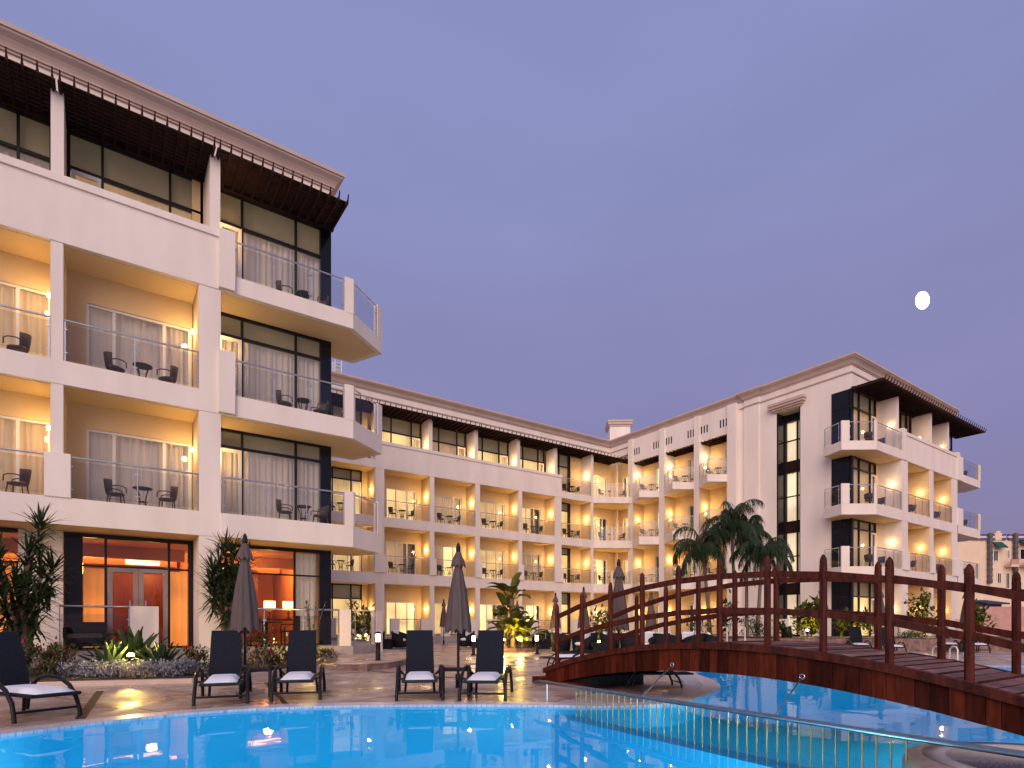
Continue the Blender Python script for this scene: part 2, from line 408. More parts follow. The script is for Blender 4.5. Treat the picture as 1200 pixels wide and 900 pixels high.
def filled(outer, holes, z, name, mat, kind='structure'):
    bm = bmesh.new(); edges = []
    for loop in [outer]+holes:
        vs = [bm.verts.new((p[0], p[1], z)) for p in loop]
        edges += [bm.edges.new((vs[i], vs[(i+1) % len(vs)])) for i in range(len(vs))]
    bmesh.ops.triangle_fill(bm, use_beauty=True, use_dissolve=False, edges=edges)
    bmesh.ops.recalc_face_normals(bm, faces=bm.faces)
    if sum(f.normal.z for f in bm.faces) < 0: bmesh.ops.reverse_faces(bm, faces=bm.faces)
    me = bpy.data.meshes.new(name); bm.to_mesh(me); bm.free(); me.materials.append(MATS[mat])
    o = bpy.data.objects.new(name, me); COL.objects.link(o); tag(o, kind=kind); return o
cop_out = offset(pool, .30)
filled([(-600, -600), (600, -600), (600, 600), (-600, 600)], [offset(pool, .05)], 0.0, 'pool_deck', 'deck_paving')
def ribbon(name, a, b, za, zb, mat, kind='structure'):
    m = MB(); n = len(a)
    m.add([(p[0], p[1], za) for p in a]+[(p[0], p[1], zb) for p in b], [(i, (i+1) % n, n+(i+1) % n, n+i) for i in range(n)], mat)
    o = m.build(name); tag(o, kind=kind); return o
cp = MB(); n_ = len(pool); mid_ = offset(pool, .14)
for aa, bb, za, zb, mt in ((pool, mid_, .012, .012, 'coping_tile'), (mid_, cop_out, .012, .012, 'coping_tile'), (cop_out, offset(pool, .305), .012, -.002, 'coping_tile'), (pool, pool, .012, -.03, 'coping_blue')):
    cp.add([(p[0], p[1], za) for p in aa]+[(p[0], p[1], zb) for p in bb], [(i, (i+1) % n_, n_+(i+1) % n_, n_+i) for i in range(n_)], mt)
o1, o2 = offset(pool, .306), offset(pool, .60)
ks_ = [i for i, q in enumerate(pool_c) if q.x > 1.9 and q.y < 16 and q.y > 7.7 and q.x < 6]
for i in ks_:
    j = (i+1) % n_; cp.add([(o1[i].x, o1[i].y, .006), (o1[j].x, o1[j].y, .006), (o2[j].x, o2[j].y, .006), (o2[i].x, o2[i].y, .006)], [(0, 1, 2, 3)], 'coping_blue')
tag(cp.build('pool_coping'), kind='structure')
WZ = -.018
filled(offset(pool, -.002), [], WZ, 'pool_water', 'pool_water')
bs = MB(); inn = offset(pool, .001)
bs.add([(p[0], p[1], -.02) for p in inn]+[(p[0], p[1], -1.25) for p in inn], [(i, (i+1) % n_, n_+(i+1) % n_, n_+i) for i in range(n_)], 'basin_wall')
tag(bs.build('pool_wall'), kind='structure')
filled(inn, [], -1.25, 'pool_floor', 'basin_tile')
# shallow shelf on the far side of the pool railing
RA, RB = Vector((.55, 8.6)), Vector((3.05, 3.95))
def railpt(x):                                            # ground point of the railing seen at photo column x
    a = (x-600)/FPX; d = RB-RA; t = (a*RA.y-RA.x)/(d.x-a*d.y); return RA+d*t
# shelf polygon in camera coordinates
shelf = [c2w(*p).to_2d() for p in ((1.05, 7.75), (1.5, 7.75), (2.3, 8.15), (2.9, 8.9), (4.6, 7.5), (5.6, 5.0), (4.6, 3.2), (3.3, 3.4))]
sm_ = MB().prism(shelf, -1.249, -.30, 'shelf_tile'); tag(sm_.build('pool_shelf'), kind='structure')
# underwater pool lamps, plus two aimed spots added out of view to brighten the shelf
pl_spots = [(-5.2, 4.6), (-3.0, 4.4), (-.6, 4.6), (1.6, 4.4), (-4.5, 1.5), (0, 1.5), (3.6, 1.8), (8.6, 8.2), (11.2, 11.2), (7.0, 6.6), (4.4, 4.4), (5.2, 5.5)]
for k, (X, Y) in enumerate(pl_spots):
    p = c2w(X, Y, -.14 if (X, Y) in ((4.4, 4.4), (5.2, 5.5)) else -.75)
    spot = (X, Y) in ((4.4, 4.4), (5.2, 5.5))
    d = bpy.data.lights.new('underwater_lamp', 'SPOT' if spot else 'POINT'); d.energy = 320 if spot else (20 if X == 7.0 else 43)
    if spot: d.spot_size = R(100); d.spot_blend = .5
    d.color = (.62, .95, 1.0); d.shadow_soft_size = .1
    o = bpy.data.objects.new('underwater_lamp', d); COL.objects.link(o); o.location = p
    if spot: o.rotation_euler = (c2w(1.6, 7.4, -.9)-p).to_track_quat('-Z', 'Y').to_euler()

# dark drain strips across the deck
ds = 0
for (x0, y0, x1, y1, w) in ((117, 810, 94, 842, .10), (312, 800, 334, 824, .07), (431, 786, 600, 800, .03)):
    a, b = G(x0, y0, .004), G(x1, y1, .004)
    o = MB().bar(a, b, w, .008, 'black_metal').build('drain_channel'); tag(o, kind='structure')

# ------------------------------------------------------------------ hotel
LV = [.45, 4.15, 7.43, 10.72]; SOF = [3.5, 6.86, 10.25, 13.9]
FLOORN = ['ground floor', 'first floor', 'second floor', 'top floor']
class Fr:
    def __init__(s, kind, base): s.k = kind; s.b = base
    def p(s, a, d, z): return Vector((a, s.b+d, z)) if s.k == 'A' else Vector((s.b+d, a, z))
    def box(s, mb, a0, a1, d0, d1, z0, z1, mat):
        if mat in ('pane_glass', 'dim_glass'): mb.add([s.p(a0, d0, z0), s.p(a1, d0, z0), s.p(a1, d0, z1), s.p(a0, d0, z1)], [(0, 1, 2, 3)], mat)
        else: mb.box(s.p(a0, d0, z0), s.p(a1, d1, z1), mat)
def rail_run(mb_m, mb_g, p, q, z, step=1.15, h=1.0):
    p, q = Vector((*p[:2], 0)), Vector((*q[:2], 0)); d = q-p; Ln = d.length
    if Ln < .15: return
    mb_m, mb_g = mb_m.new(), mb_g.new()
    n = max(1, round(Ln/step))
    for i in range(n+1):
        b = p+d*(i/n); b = p+d*max(.02/Ln, min(1-.02/Ln, i/n))
        mb_m.obox(b+Vector((0, 0, z+h/2-.02)), (.012, 0, 0), (0, .012, 0), (0, 0, h/2-.02), 'steel')
        for hh in (.22, .78):
            mb_m.obox(b+Vector((0, 0, z+hh)), d/Ln*.05, Vector((-d.y, d.x, 0))/Ln*.02, (0, 0, .014), 'steel')
    mb_m.tube([p+Vector((0, 0, z+h)), q+Vector((0, 0, z+h))], .026, 'steel', 8)
    nrm = Vector((-d.y, d.x, 0))/Ln
    a_, b_2 = p+d*.01, q-d*.01
    mb_g.add([a_+Vector((0, 0, z+.07)), b_2+Vector((0, 0, z+.07)), b_2+Vector((0, 0, z+.91)), a_+Vector((0, 0, z+.91))], [(0, 1, 2, 3)], 'rail_glass')
def wave_curtain(mb, fr, a0, a1, d, z0, z1, mat, amp=.035, pitch=.16):
    n = max(4, int((a1-a0)/pitch*6)); vs = []
    for i in range(n+1):
        a = a0+(a1-a0)*i/n; dd = d+amp*math.sin(2*math.pi*i/6+math.sin(i*.7))+amp*.5*math.sin(i*.31)
        vs += [fr.p(a, dd, z0), fr.p(a, dd, z1)]
    mb.add(vs, [(2*i, 2*i+2, 2*i+3, 2*i+1) for i in range(n)], mat, True)
def slider(parent, fr, a0, a1, z0, z1, d, curt, mull=(.25, .73)):
    f = MB(); w = .06
    for x0, x1, y0, y1 in ((a0, a0+w, z0, z1), (a1-w, a1, z0, z1), (a0+w, a1-w, z1-w, z1), (a0+w, a1-w, z0, z0+w)): fr.box(f, x0, x1, d, d+.09, y0, y1, 'white_frame')
    for m in mull:
        x = a0+(a1-a0)*m; fr.box(f, x-.035, x+.035, d+.01, d+.085, z0+w, z1-w, 'white_frame')
    o = f.build('window', parent)
    g = MB(); fr.box(g, a0+w, a1-w, d+.04, d+.052, z0+w, z1-w, 'pane_glass'); g.build('pane', o).matrix_parent_inverse = Matrix.Identity(4)
    global NWIN
    NWIN += 1; c = MB(); k = NWIN % 5
    if curt in ('curtain_warm', 'curtain_peach', 'curtain_bright') and k in (1, 3):
        xs = a0+(a1-a0)*(.36 if k == 1 else .62)
        wave_curtain(c, fr, a0+.02, xs, d+.2, z0, z1+.1, 'curtain_peach' if k == 1 else curt)
        wave_curtain(c, fr, xs-.1, a1-.02, d+.42, z0, z1+.1, 'curtain_bright' if k == 1 else 'curtain_dim')
    else: wave_curtain(c, fr, a0+.02, a1-.02, d+.24, z0, z1+.1, curt)
    c.build('curtain', o)
    return o
NWIN = 0
def fix(o): return o
def glasswall(parent, fr, a0, a1, z0, z1, d, curt, mulls, trans=2.15, door=None, blind=True, panel=None, upper='pane_glass'):
    """floor-to-soffit dark framed glazing; door = (a, b) a pale framed leaf; panel = (a, b) black corner panel"""
    f = MB(); w = .07; zt = z0+trans
    for x0, x1, y0, y1 in ((a0, a0+w, z0, z1), (a1-w, a1, z0, z1), (a0+w, a1-w, z1-w, z1), (a0+w, a1-w, z0, z0+.05), (a0+w, a1-w, zt, zt+w)): fr.box(f, x0, x1, d, d+.1, y0, y1, 'dark_frame')
    for m in mulls: fr.box(f, m-.03, m+.03, d-.012, d+.09, z0+.05, z1-w, 'dark_frame')
    if panel: fr.box(f, panel[0], panel[1], d-.02, d+.11, z0, z1-.01, 'black_panel')
    o = f.build('window', parent)
    g = MB(); fr.box(g, a0+w, a1-w, d+.04, d+.052, z0+.05, zt, 'pane_glass'); fr.box(g, a0+w, a1-w, d+.042, d+.054, zt+w, z1-w, upper); g.build('pane', o)
    c = MB()
    if curt: wave_curtain(c, fr, a0+.03, a1-.03, d+.26, z0, zt+.12, curt)
    if blind:
        fr.box(c, a0+.03, a1-.03, d+.16, d+.175, zt+.02, z1, 'window_blind')
    if c.v: c.build('curtain', o)
    if door:
        dm = MB(); x0, x1 = door; y1 = zt-.03
        for e0, e1, h0, h1 in ((x0, x0+.09, z0, y1), (x1-.09, x1, z0, y1), (x0+.09, x1-.09, y1-.09, y1), (x0+.09, x1-.09, z0, z0+.14)): fr.box(dm, e0, e1, d-.03, d+.035, h0, h1, 'white_frame')
        dm.build('door', o)
    return o

near = empty('hotel_building', 'cream hotel block close on the left with dark timber pergola under its cornice', 'building', (0, 17.66, 0), world_parts=True)
rear = empty('hotel_building', 'L-shaped cream hotel wing behind the arched bridge with rows of lit balconies', 'building', (30, 32.4, 0), world_parts=True)

furniture = []          # (kind, position, rz, bay text, floor, side)
sconces = []            # (position, facing angle, text)

CPROF = [(0, 15.14), (-.05, 15.14), (-.05, 15.20), (-.09, 15.20), (-.10, 15.25), (-.13, 15.31), (-.18, 15.38), (-.24, 15.43), (-.29, 15.47), (-.30, 15.52), (-.34, 15.525), (-.34, 15.63), (0, 15.63)]
BEAD = [(0, 14.70), (-.04, 14.70), (-.06, 14.74), (-.04, 14.79), (0, 14.79)]
def run_profile(mb, path, prof, mat):
    """sweep a (out, z) profile along a path of (x, y, outward normal scaled for the mitre)"""
    k = len(prof); vs = []
    for x, y, nx, ny in path:
        for d, z in prof: vs.append((x-nx*d, y-ny*d, z))
    fs = [(i*k+j, (i+1)*k+j, (i+1)*k+(j+1) % k, i*k+(j+1) % k) for i in range(len(path)-1) for j in range(k)]
    fs += [tuple(range(k)), tuple(range((len(path)-1)*k, len(path)*k))[::-1]]
    mb.add(vs, fs, mat)
def pergola(mb, fr, a0, a1, d0, d1, z, mat='pergola_wood', sp=.34):
    n = int((a1-a0)/sp)
    for i in range(n+1):
        a = a0+.05+(a1-a0-.1)*i/n; fr.box(mb, a-.025, a+.025, d0-.16, d1, z-.13, z-.03, mat); mb.add([fr.p(a-.022, d0-.16, z-.13), fr.p(a+.022, d0-.16, z-.13), fr.p(a+.022, d0-.16, z-.03), fr.p(a-.022, d0-.16, z-.03), fr.p(a-.012, d0-.24, z+.10), fr.p(a+.012, d0-.24, z+.10), fr.p(a+.012, d0-.20, z+.12), fr.p(a-.012, d0-.20, z+.12)], [(0, 1, 5, 4), (1, 2, 6, 5), (2, 3, 7, 6), (3, 0, 4, 7), (4, 5, 6, 7)], mat)
    k = 10
    for i in range(k):
        d = d0+.02+(d1-d0-.07)*i/(k-1); fr.box(mb, a0, a1, d-.062, d+.062, z-.028, z+.0, mat)
    fr.box(mb, a0, a1, d1-.12, d1+.01, z-.128, z+.02, mat)

# ---- near block
A = Fr('A', 17.66)
shell = MB(); crm = MB()
U0, U1 = -7.5, 6.07
for a0, a1 in ((-7.5, -7.2), (-4.15, -3.9), (-1.0, -.76), (2.13, 2.66)):
    A.box(shell, a0, a1, 0, 1.2, SOF[0], 10.25, 'stucco')
A.box(shell, 2.13, 2.66, .001, 1.2, 0, SOF[0], 'stucco'); A.box(shell, -4.6, -3.9, .001, 1.2, 0, SOF[0], 'stucco')
A.box(shell, -1.12, -.62, -.05, .12, LV[1], LV[1]+1.05, 'stucco')          # low block at the first-floor pier
for i in (1, 2):
    A.box(shell, -7.5, 2.66, -.015, 1.2, SOF[i-1], LV[i], 'stucco')
A.box(shell, -7.5, 2.62, -.02, .18, 10.25, 11.66, 'stucco'); A.box(shell, -7.5, 2.64, -.07, .22, 11.66, 11.84, 'stucco')
A.box(shell, -7.5, 2.62, .18, 1.2, 10.25, 10.72, 'stucco')
for a in (-4.2, -1.0, 2.4): A.box(shell, a, a+.25, .02, 1.2, 11.84, 13.86, 'stucco'); A.box(shell, a, a+.25, .19, 1.2, 10.72, 11.84, 'stucco')
A.box(shell, U0, U1-.004, 1.203, 1.5, 13.9, 15.2, 'stucco')                      # band above the glazing
A.box(shell, U0, U1-.05, 1.5, 12, 14.9, 15.5, 'stucco')
# back wall of the bays
for i in (1, 2):
    for a0, a1 in ((-7.2, -4.15), (-3.9, -1.0), (-.76, 2.13)):
        wl, wr = a0+.42, a1-.06
        for x0, x1, z0, z1 in ((a0, wl, LV[i], SOF[i]), (wr, a1, LV[i], SOF[i]), (wl, wr, LV[i]+2.08, SOF[i])):
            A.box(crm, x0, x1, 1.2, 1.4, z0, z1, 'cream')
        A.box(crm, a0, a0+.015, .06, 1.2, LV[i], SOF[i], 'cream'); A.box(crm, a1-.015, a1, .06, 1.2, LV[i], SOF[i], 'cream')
        A.box(crm, a0+.015, a1-.015, .12, 1.2, SOF[i]-.012, SOF[i]+.003, 'cream')
        slider(near, A, wl, wr, LV[i]+.02, LV[i]+2.08, 1.24, 'curtain_grey' if a0 > -2 else 'curtain_peach')
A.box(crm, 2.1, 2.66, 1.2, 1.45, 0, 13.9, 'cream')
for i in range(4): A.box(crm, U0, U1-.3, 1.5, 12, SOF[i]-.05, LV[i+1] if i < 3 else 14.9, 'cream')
A.box(crm, U1-.25, U1-.03, 1.5, 12, 0, 14.9, 'stucco'); A.box(crm, U0, U0+.2, 1.2, 12, 0, 14.9, 'stucco'); A.box(crm, U0, U1-.03, 12, 12.2, 0, 14.9, 'stucco')
# glazed corner, each floor, with the wrap-round balcony
CH = [(2.66, -.04), (6.36, -.04), (7.75, 1.04), (7.2, 2.3), (6.07, 2.3), (6.07, 1.2), (2.66, 1.2)]
for i in (1, 2, 3):
    glasswall(near, A, 2.67, U1, LV[i], SOF[i] if i < 3 else 13.86, 1.2, 'curtain_grey', (3.42, 4.97), door=(2.76, 3.40), panel=(5.72, U1))
    sconces.append((A.p(2.67, .8 if i == 3 else .98, LV[i]+1.8), 0, FLOORN[i]+' curved corner balcony of the near block'))
    b = MB(); z0 = SOF[i-1]; poly = [(x, 17.66+d) for x, d in CH]
    b.prism(poly, z0, LV[i], 'stucco')
    bo = b.build('balcony', near)
    sf_ = MB(); sf_.prism([(2.67, 17.78), (6.30, 17.78), (7.5, 18.72), (7.05, 19.8), (6.10, 19.8), (6.08, 18.84), (2.67, 18.84)], z0-.012, z0+.002, 'cream'); sf_.build('soffit', bo)
    w = Multi(); zt = LV[i]+1.06
    def seg(p, q, th=.14): 
        p, q = Vector((*p, 0)), Vector((*q, 0)); d = (q-p).normalized(); nn = Vector((-d.y, d.x, 0))*th
        return [(v.x, v.y) for v in (p, q, q+nn, p+nn)]
    e1 = Vector((6.36, 17.62)); e2 = Vector((7.75, 18.70)); dc = (e2-e1).normalized()
    if i > 1: w.prism([(2.60, 17.53), (3.0, 17.53), (3.0, 17.76), (2.60, 17.76)], SOF[i-1]+.03, zt+.1, 'stucco')
    w.prism([(6.10, 17.61), (6.37, 17.61), (6.45, 17.69), (6.36, 17.79), (6.10, 17.76)], LV[i]-.02, zt, 'stucco')
    w.prism(seg(e2-dc*.27, e2+dc*.005, .16), LV[i]-.02, zt, 'stucco')
    w.build('parapet_block', bo)
    rm, rg = Multi(), Multi()
    rail_run(rm, rg, (3.0 if i > 1 else 2.7, 17.69), (6.10, 17.69), LV[i])
    rail_run(rm, rg, e1+dc*.10+Vector((-.03, .04)), e2-dc*.28+Vector((-.03, .04)), LV[i])
    rm.build('railing', bo); rg.build('glass_panel', bo)
    furniture += [('chair', A.p(4.55, .86, LV[i]), R(-100+180), 'curved corner balcony', i, 'left'), ('table', A.p(5.1, .84, LV[i]), 0, 'curved corner balcony', i, ''), ('chair', A.p(5.62, .86, LV[i]), R(100+180), 'curved corner balcony', i, 'right')]
# bay railings
for i in (1, 2):
    for bi, (a0, a1) in enumerate(((-7.2, -4.15), (-3.9, -1.0), (-.76, 2.13))):
        rm, rg = Multi(), Multi(); off = .06
        rail_run(rm, rg, A.p(a0+(.12 if i == 1 else .01), .045, 0), A.p(a1-(.01), .045, 0), LV[i])
        r_ = rm.build('railing', near); rg.build('glass_panel', r_)
        nm = ('far-off', 'partly cropped left', 'middle')[bi]
        if bi:
            c0 = a0+1.05
            furniture += [('chair', A.p(c0, .86, LV[i]), R(-80+180), nm+' near-block bay', i, 'left'), ('table', A.p(c0+.6, .84, LV[i]), 0, nm+' near-block bay', i, ''), ('chair', A.p(c0+1.17, .86, LV[i]), R(75+180), nm+' near-block bay', i, 'right')]
            sconces.append((A.p(a1-.02, .72, LV[i]+1.8), math.pi, FLOORN[i]+' '+nm+' near-block bay'))
# top-floor glazing left of the corner
for a0, a1 in ((-4.0, -1.02), (-.74, 2.38)):
    glasswall(near, A, a0, a1, 10.72, 13.86, 1.2, 'curtain_grey' if a0 < -1 else 'curtain_peach', (a0+.75, a0+2.3), door=(a0+.09, a0+.72))
A.box(crm, -7.5, -4.02, 1.2, 1.45, 10.72, 13.9, 'cream')
# ground floor: glazing to the lobby
A.box(shell, -1.7, -.82, 1.2, 1.42, .45, SOF[0], 'stucco')
A.box(crm, -7.5, -4.6, 1.2, 1.42, .45, SOF[0], 'cream')
A.box(crm, -4.0, 2.13, .02, 1.2, SOF[0]-.012, SOF[0]+.003, 'cream')
def lobby_front(a0, a1, mulls, panels, doors, zt=2.62):
    f = MB(); zz = SOF[0]-.12; w = .06
    A.box(f, a0, a1, 1.2, 1.3, zz, zz+.1, 'dark_frame'); A.box(f, a0, a1, 1.21, 1.29, zt, zt+.05, 'dark_frame'); A.box(f, a0, a1, 1.21, 1.29, .45, .5, 'dark_frame')
    for m in mulls: A.box(f, m-.03, m+.03, 1.19, 1.28, .5, zz, 'dark_frame')
    for p0, p1 in panels: A.box(f, p0, p1, 1.18, 1.31, .45, zz, 'black_panel')
    o = f.build('window', near)
    g = MB(); A.box(g, a0, a1, 1.235, 1.247, .5, zz, 'pane_glass'); g.build('pane', o)
    for x0, x1 in doors:
        dm = MB()
        for e0, e1, h0, h1 in ((x0, x0+.11, .45, zt), (x1-.11, x1, .45, zt), (x0+.11, x1-.11, zt-.11, zt), (x0+.11, x1-.11, .45, .62)): A.box(dm, e0, e1, 1.16, 1.225, h0, h1, 'door_frame')
        A.box(dm, x1-.2 if x0 < .5 else x0+.14, x1-.17 if x0 < .5 else x0+.17, 1.12, 1.15, 1.35, 1.75, 'steel')
        dm.build('door', o)
    return o
w1 = lobby_front(-.8, 2.27-.14, (.08, 1.53), ((-.8, -.41), (2.0, 2.13)), ((.12, .8), (.82, 1.5)))
w0 = lobby_front(-4.0, -1.7, (-3.2,), (), ())
w2 = lobby_front(2.66, U1, (3.45, 4.93), ((5.70, U1),), ())
for o, a0, a1, mt in ((w1, -.40, .06, 'curtain_orange'), (w1, 1.55, 2.0, 'curtain_orange'), (w2, 4.97, 5.68, 'curtain_grey'), (w0, -2.3, -1.75, 'curtain_orange')):
    c = MB(); wave_curtain(c, A, a0, a1, 1.45, .5, 2.6 if mt == 'curtain_orange' else 3.35, mt); c.build('curtain', o)
# lobby room
lb = MB()
A.box(lb, -4.8, 5.65, 1.5, 7.2, .44, .449, 'lobby_floor'); A.box(lb, -4.8, 5.65, 1.5, 7.2, 3.40, 3.43, 'lobby_ceiling')
A.box(lb, -4.8, 5.65, 7.2, 7.35, .45, 3.4, 'lobby_wall'); A.box(lb, 5.66, 5.75, 1.5, 7.2, .45, 3.4, 'lobby_wall'); A.box(lb, -4.9, -4.8, 1.5, 7.2, .45, 3.4, 'lobby_wall')
A.box(lb, 2.2, 2.5, 3.2, 7.2, .45, 3.39, 'lobby_wall'); A.box(lb, .1, 2.19, 4.9, 5.0, .45, 2.75, 'lobby_wood'); A.box(lb, 4.35, 4.75, 5.6, 5.75, .45, 3.1, 'lobby_wood'); A.box(lb, 3.75, 4.3, 5.3, 5.4, .45, 1.9, 'umbrella_cloth')
A.box(lb, .0, 1.1, 6.9, 7.19, .46, 2.3, 'lobby_wood'); A.box(lb, 4.2, 4.5, 6.9, 7.19, .46, 3.1, 'lobby_wood'); A.box(lb, -3.6, -2.2, 6.9, 7.19, .46, 2.6, 'lobby_wood')
for a0, a1, d in ((-4.5, 2.1, 4.6), (2.6, 5.6, 5.2)):
    A.box(lb, a0, a1, d-1.6, d-1.3, 3.05, 3.39, 'lobby_ceiling'); A.box(lb, a0, a1, d+.7, d+1.0, 3.05, 3.39, 'lobby_ceiling')
    A.box(lb, a0, a1, d-1.28, d-1.20, 3.28, 3.36, 'cove_glow'); A.box(lb, a0, a1, d+.60, d+.68, 3.28, 3.36, 'cove_glow')
A.box(lb, .6, 1.5, 3.9, 4.3, 3.0, 3.14, 'shade_glow'); A.box(lb, 3.4, 3.9, 4.2, 4.6, 3.0, 3.12, 'shade_glow')
lbo = lb.build('lobby_room', near)
for a, d, pw in ((-3, 3.4, 55), (-.3, 3.6, 60), (1.3, 4.2, 40), (3.6, 3.0, 75), (4.9, 4.6, 60), (-2.2, 5.8, 40)):
    lamp(near, A.p(a, d, 2.75)-Vector(near.location), (1.0, .42, .12), pw, .15)
shell.build('wall', near); crm.build('recess_wall', near)
cn = MB(); run_profile(cn, [(U0, 18.86, 0, -1), (U1, 18.86, 1, -1), (U1, 29, 1, 0)], CPROF, 'cornice_stone'); cn.build('cornice', near)
for a0, a1 in ((U0, -.9), (-.86, 2.50), (2.54, U1+.05)):
    pg = MB(); pergola(pg, A, a0, a1, -.22, 1.18, 13.93, sp=.27); pg.build('pergola', near)
# terrace in front of the near block
tr = MB()
tr.prism([(-1.75, 17.62), (1.25, 17.62), (1.25, 18.86), (-1.75, 18.86)], 0, .45, 'plinth_stone')
tr.prism([(1.25, 18.1), (2.13, 18.1), (2.13, 18.86), (1.25, 18.86)], 0, .45, 'plinth_stone')
tr.prism([(1.25, 17.66), (2.13, 17.66), (2.13, 18.1), (1.25, 18.1)], 0, .28, 'plinth_stone'); tr.prism([(1.2, 17.25), (2.13, 17.25), (2.13, 17.66), (1.2, 17.66)], 0, .13, 'plinth_stone')
tr.prism([(2.66, 17.64), (6.36, 17.64), (7.75, 18.70), (8.4, 20.2), (8.4, 24), (6.07, 24), (6.07, 18.85), (2.66, 18.85)], 0, .45, 'plinth_stone')
tr.prism([(-7.5, 17.66), (-1.75, 17.7), (-1.75, 18.86), (-7.5, 18.86)], 0, .12, 'plinth_stone')
tr.prism([(-7.5, 18.86), (5.8, 18.86), (5.8, 24.8), (-7.5, 24.8)], 0, .43, 'plinth_stone')
tro = tr.build('terrace', near)
def terrace_blocks(par, pts, z, h, fr=A):
    m = Multi()
    for a0, a1, d0, d1 in pts: fr.box(m, a0, a1, d0, d1, z, z+h, 'stucco')
    return m.build('parapet_block', par)
terrace_blocks(tro, ((.58, 1.2, -.03, .14), (5.95, 6.3, -.01, .18)), .3, 1.27)
m_ = MB(); dc = (Vector((7.75, 18.7))-Vector((6.36, 17.62))).normalized()
m_.prism(seg((7.45, 18.44), (7.76, 18.68), .2), .1, 1.56, 'stucco'); m_.build('parapet_block', tro)
rm, rg = Multi(), Multi(); rail_run(rm, rg, (-.85, 17.69), (.58, 17.69), .45, h=1.1); rail_run(rm, rg, (2.7, 17.69), (5.95, 17.69), .45, h=1.1); rail_run(rm, rg, (6.45, 17.72), (7.42, 18.47), .45, h=1.1)
rm.build('railing', tro); rg.build('glass_panel', tro)

# ---- rear wing, long side
B = Fr('A', 32.4)
rs = MB(); rc = MB()
PIERS = [(13.02, 13.57), (16.56, 16.85), (19.85, 20.18), (23.29, 23.58), (26.48, 27.08), (29.98, 30.19)]
MIDB = [(13.57, 16.56), (16.85, 19.85), (20.18, 23.29), (23.58, 26.48)]
for k, (a0, a1) in enumerate(PIERS):
    B.box(rs, a0, a1, 0, 1.2, 0, SOF[0], 'stucco')
    top = SOF[2] if k < 5 else 13.9
    for z0, z1 in ((SOF[0], SOF[1]), (SOF[1], top)): B.box(rs, a0, a1, 0, 1.2, z0, z1, 'stucco')
    if k < 5: B.box(rs, a0-.06, a1+.10, -.10, .12, LV[1], LV[1]+1.02, 'stucco')
for i in (1, 2):
    B.box(rs, 6.5, 30.19, -.012, 1.2, SOF[i-1], LV[i], 'stucco')
B.box(rs, 6.5, 30.185, .005, 1.19, SOF[2], LV[3], 'stucco')
B.box(rs, 13.0, 27.08, -.02, .0, SOF[2], 11.66, 'stucco'); B.box(rs, 13.0, 27.08, 0, .16, LV[3], 11.66, 'stucco'); B.box(rs, 12.96, 27.12, -.07, .2, 11.66, 11.84, 'stucco')
for a in (9.5, 13.2, 16.58, 19.9, 23.3, 26.6): B.box(rs, a, a+.25, .21, 1.2, LV[3], 13.86, 'stucco')
B.box(rs, 6.5, 34.2, 1.203, 1.5, 13.9, 15.2, 'stucco')
rs.prism([(6.5, 33.9), (33.9, 33.9), (33.9, 15.6), (47.2, 15.6), (47.2, 45), (6.5, 45)], 14.95, 15.5, 'stucco')
FLB = ['first', 'second', 'third', 'fourth']
def back_with_slider(fr, par, a0, a1, i, curt, lo=.62, hi=.36, mull=(.33, .7)):
    wl, wr = a0+lo, a1-hi; d = 1.2; top = SOF[i] if i < 3 else 13.9
    for x0, x1, z0, z1 in ((a0, wl, LV[i], top), (wr, a1, LV[i], top), (wl, wr, LV[i]+2.06, top)): fr.box(rc, x0, x1, d, d+.2, z0, z1, 'cream')
    slider(par, fr, wl, wr, LV[i]+.02, LV[i]+2.06, d+.05, curt, mull)
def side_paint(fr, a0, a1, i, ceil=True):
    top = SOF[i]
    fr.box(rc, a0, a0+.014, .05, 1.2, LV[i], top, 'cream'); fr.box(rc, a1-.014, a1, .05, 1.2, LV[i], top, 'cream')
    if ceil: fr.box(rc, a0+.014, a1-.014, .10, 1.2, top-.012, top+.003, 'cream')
cur = ['curtain_warm', 'curtain_peach', 'curtain_warm', 'curtain_bright', 'curtain_peach', 'curtain_warm']
for bi, (a0, a1) in enumerate(MIDB):
    for i in range(4):
        if i < 3:
            ct = cur[(bi*2+i) % 6] if i else ('curtain_bright' if bi in (0, 2) else 'curtain_warm')
            back_with_slider(B, rear, a0, a1, i, ct); side_paint(B, a0, a1, i)
        else:
            glasswall(rear, B, a0+.25 if bi == 0 else a0+.05, a1-.02, LV[3], 13.86, 1.2, 'curtain_warm' if bi != 1 else 'curtain_peach', (a0+.95, a0+2.3), door=(a0+2.33, a1-.1))
        nm = FLB[bi]+' bay of the long wing'
        sconces.append((B.p(a1-.02, .5, LV[i]+1.62), math.pi, FLOORN[i]+' '+nm))
        if i in (1, 2):
            rm, rg = Multi(), Multi(); rail_run(rm, rg, B.p(a0+.05, .02, 0), B.p(a1-.05, .02, 0), LV[i], 1.5)
            r_ = rm.build('railing', rear); rg.build('glass_panel', r_)
            c0 = a0+.75
            furniture += [('chair', B.p(c0, .55, LV[i]), R(100), nm, i, 'left'), ('table', B.p(c0+.6, .5, LV[i]), 0, nm, i, ''), ('chair', B.p(c0+1.15, .55, LV[i]), R(-100), nm, i, 'right')]
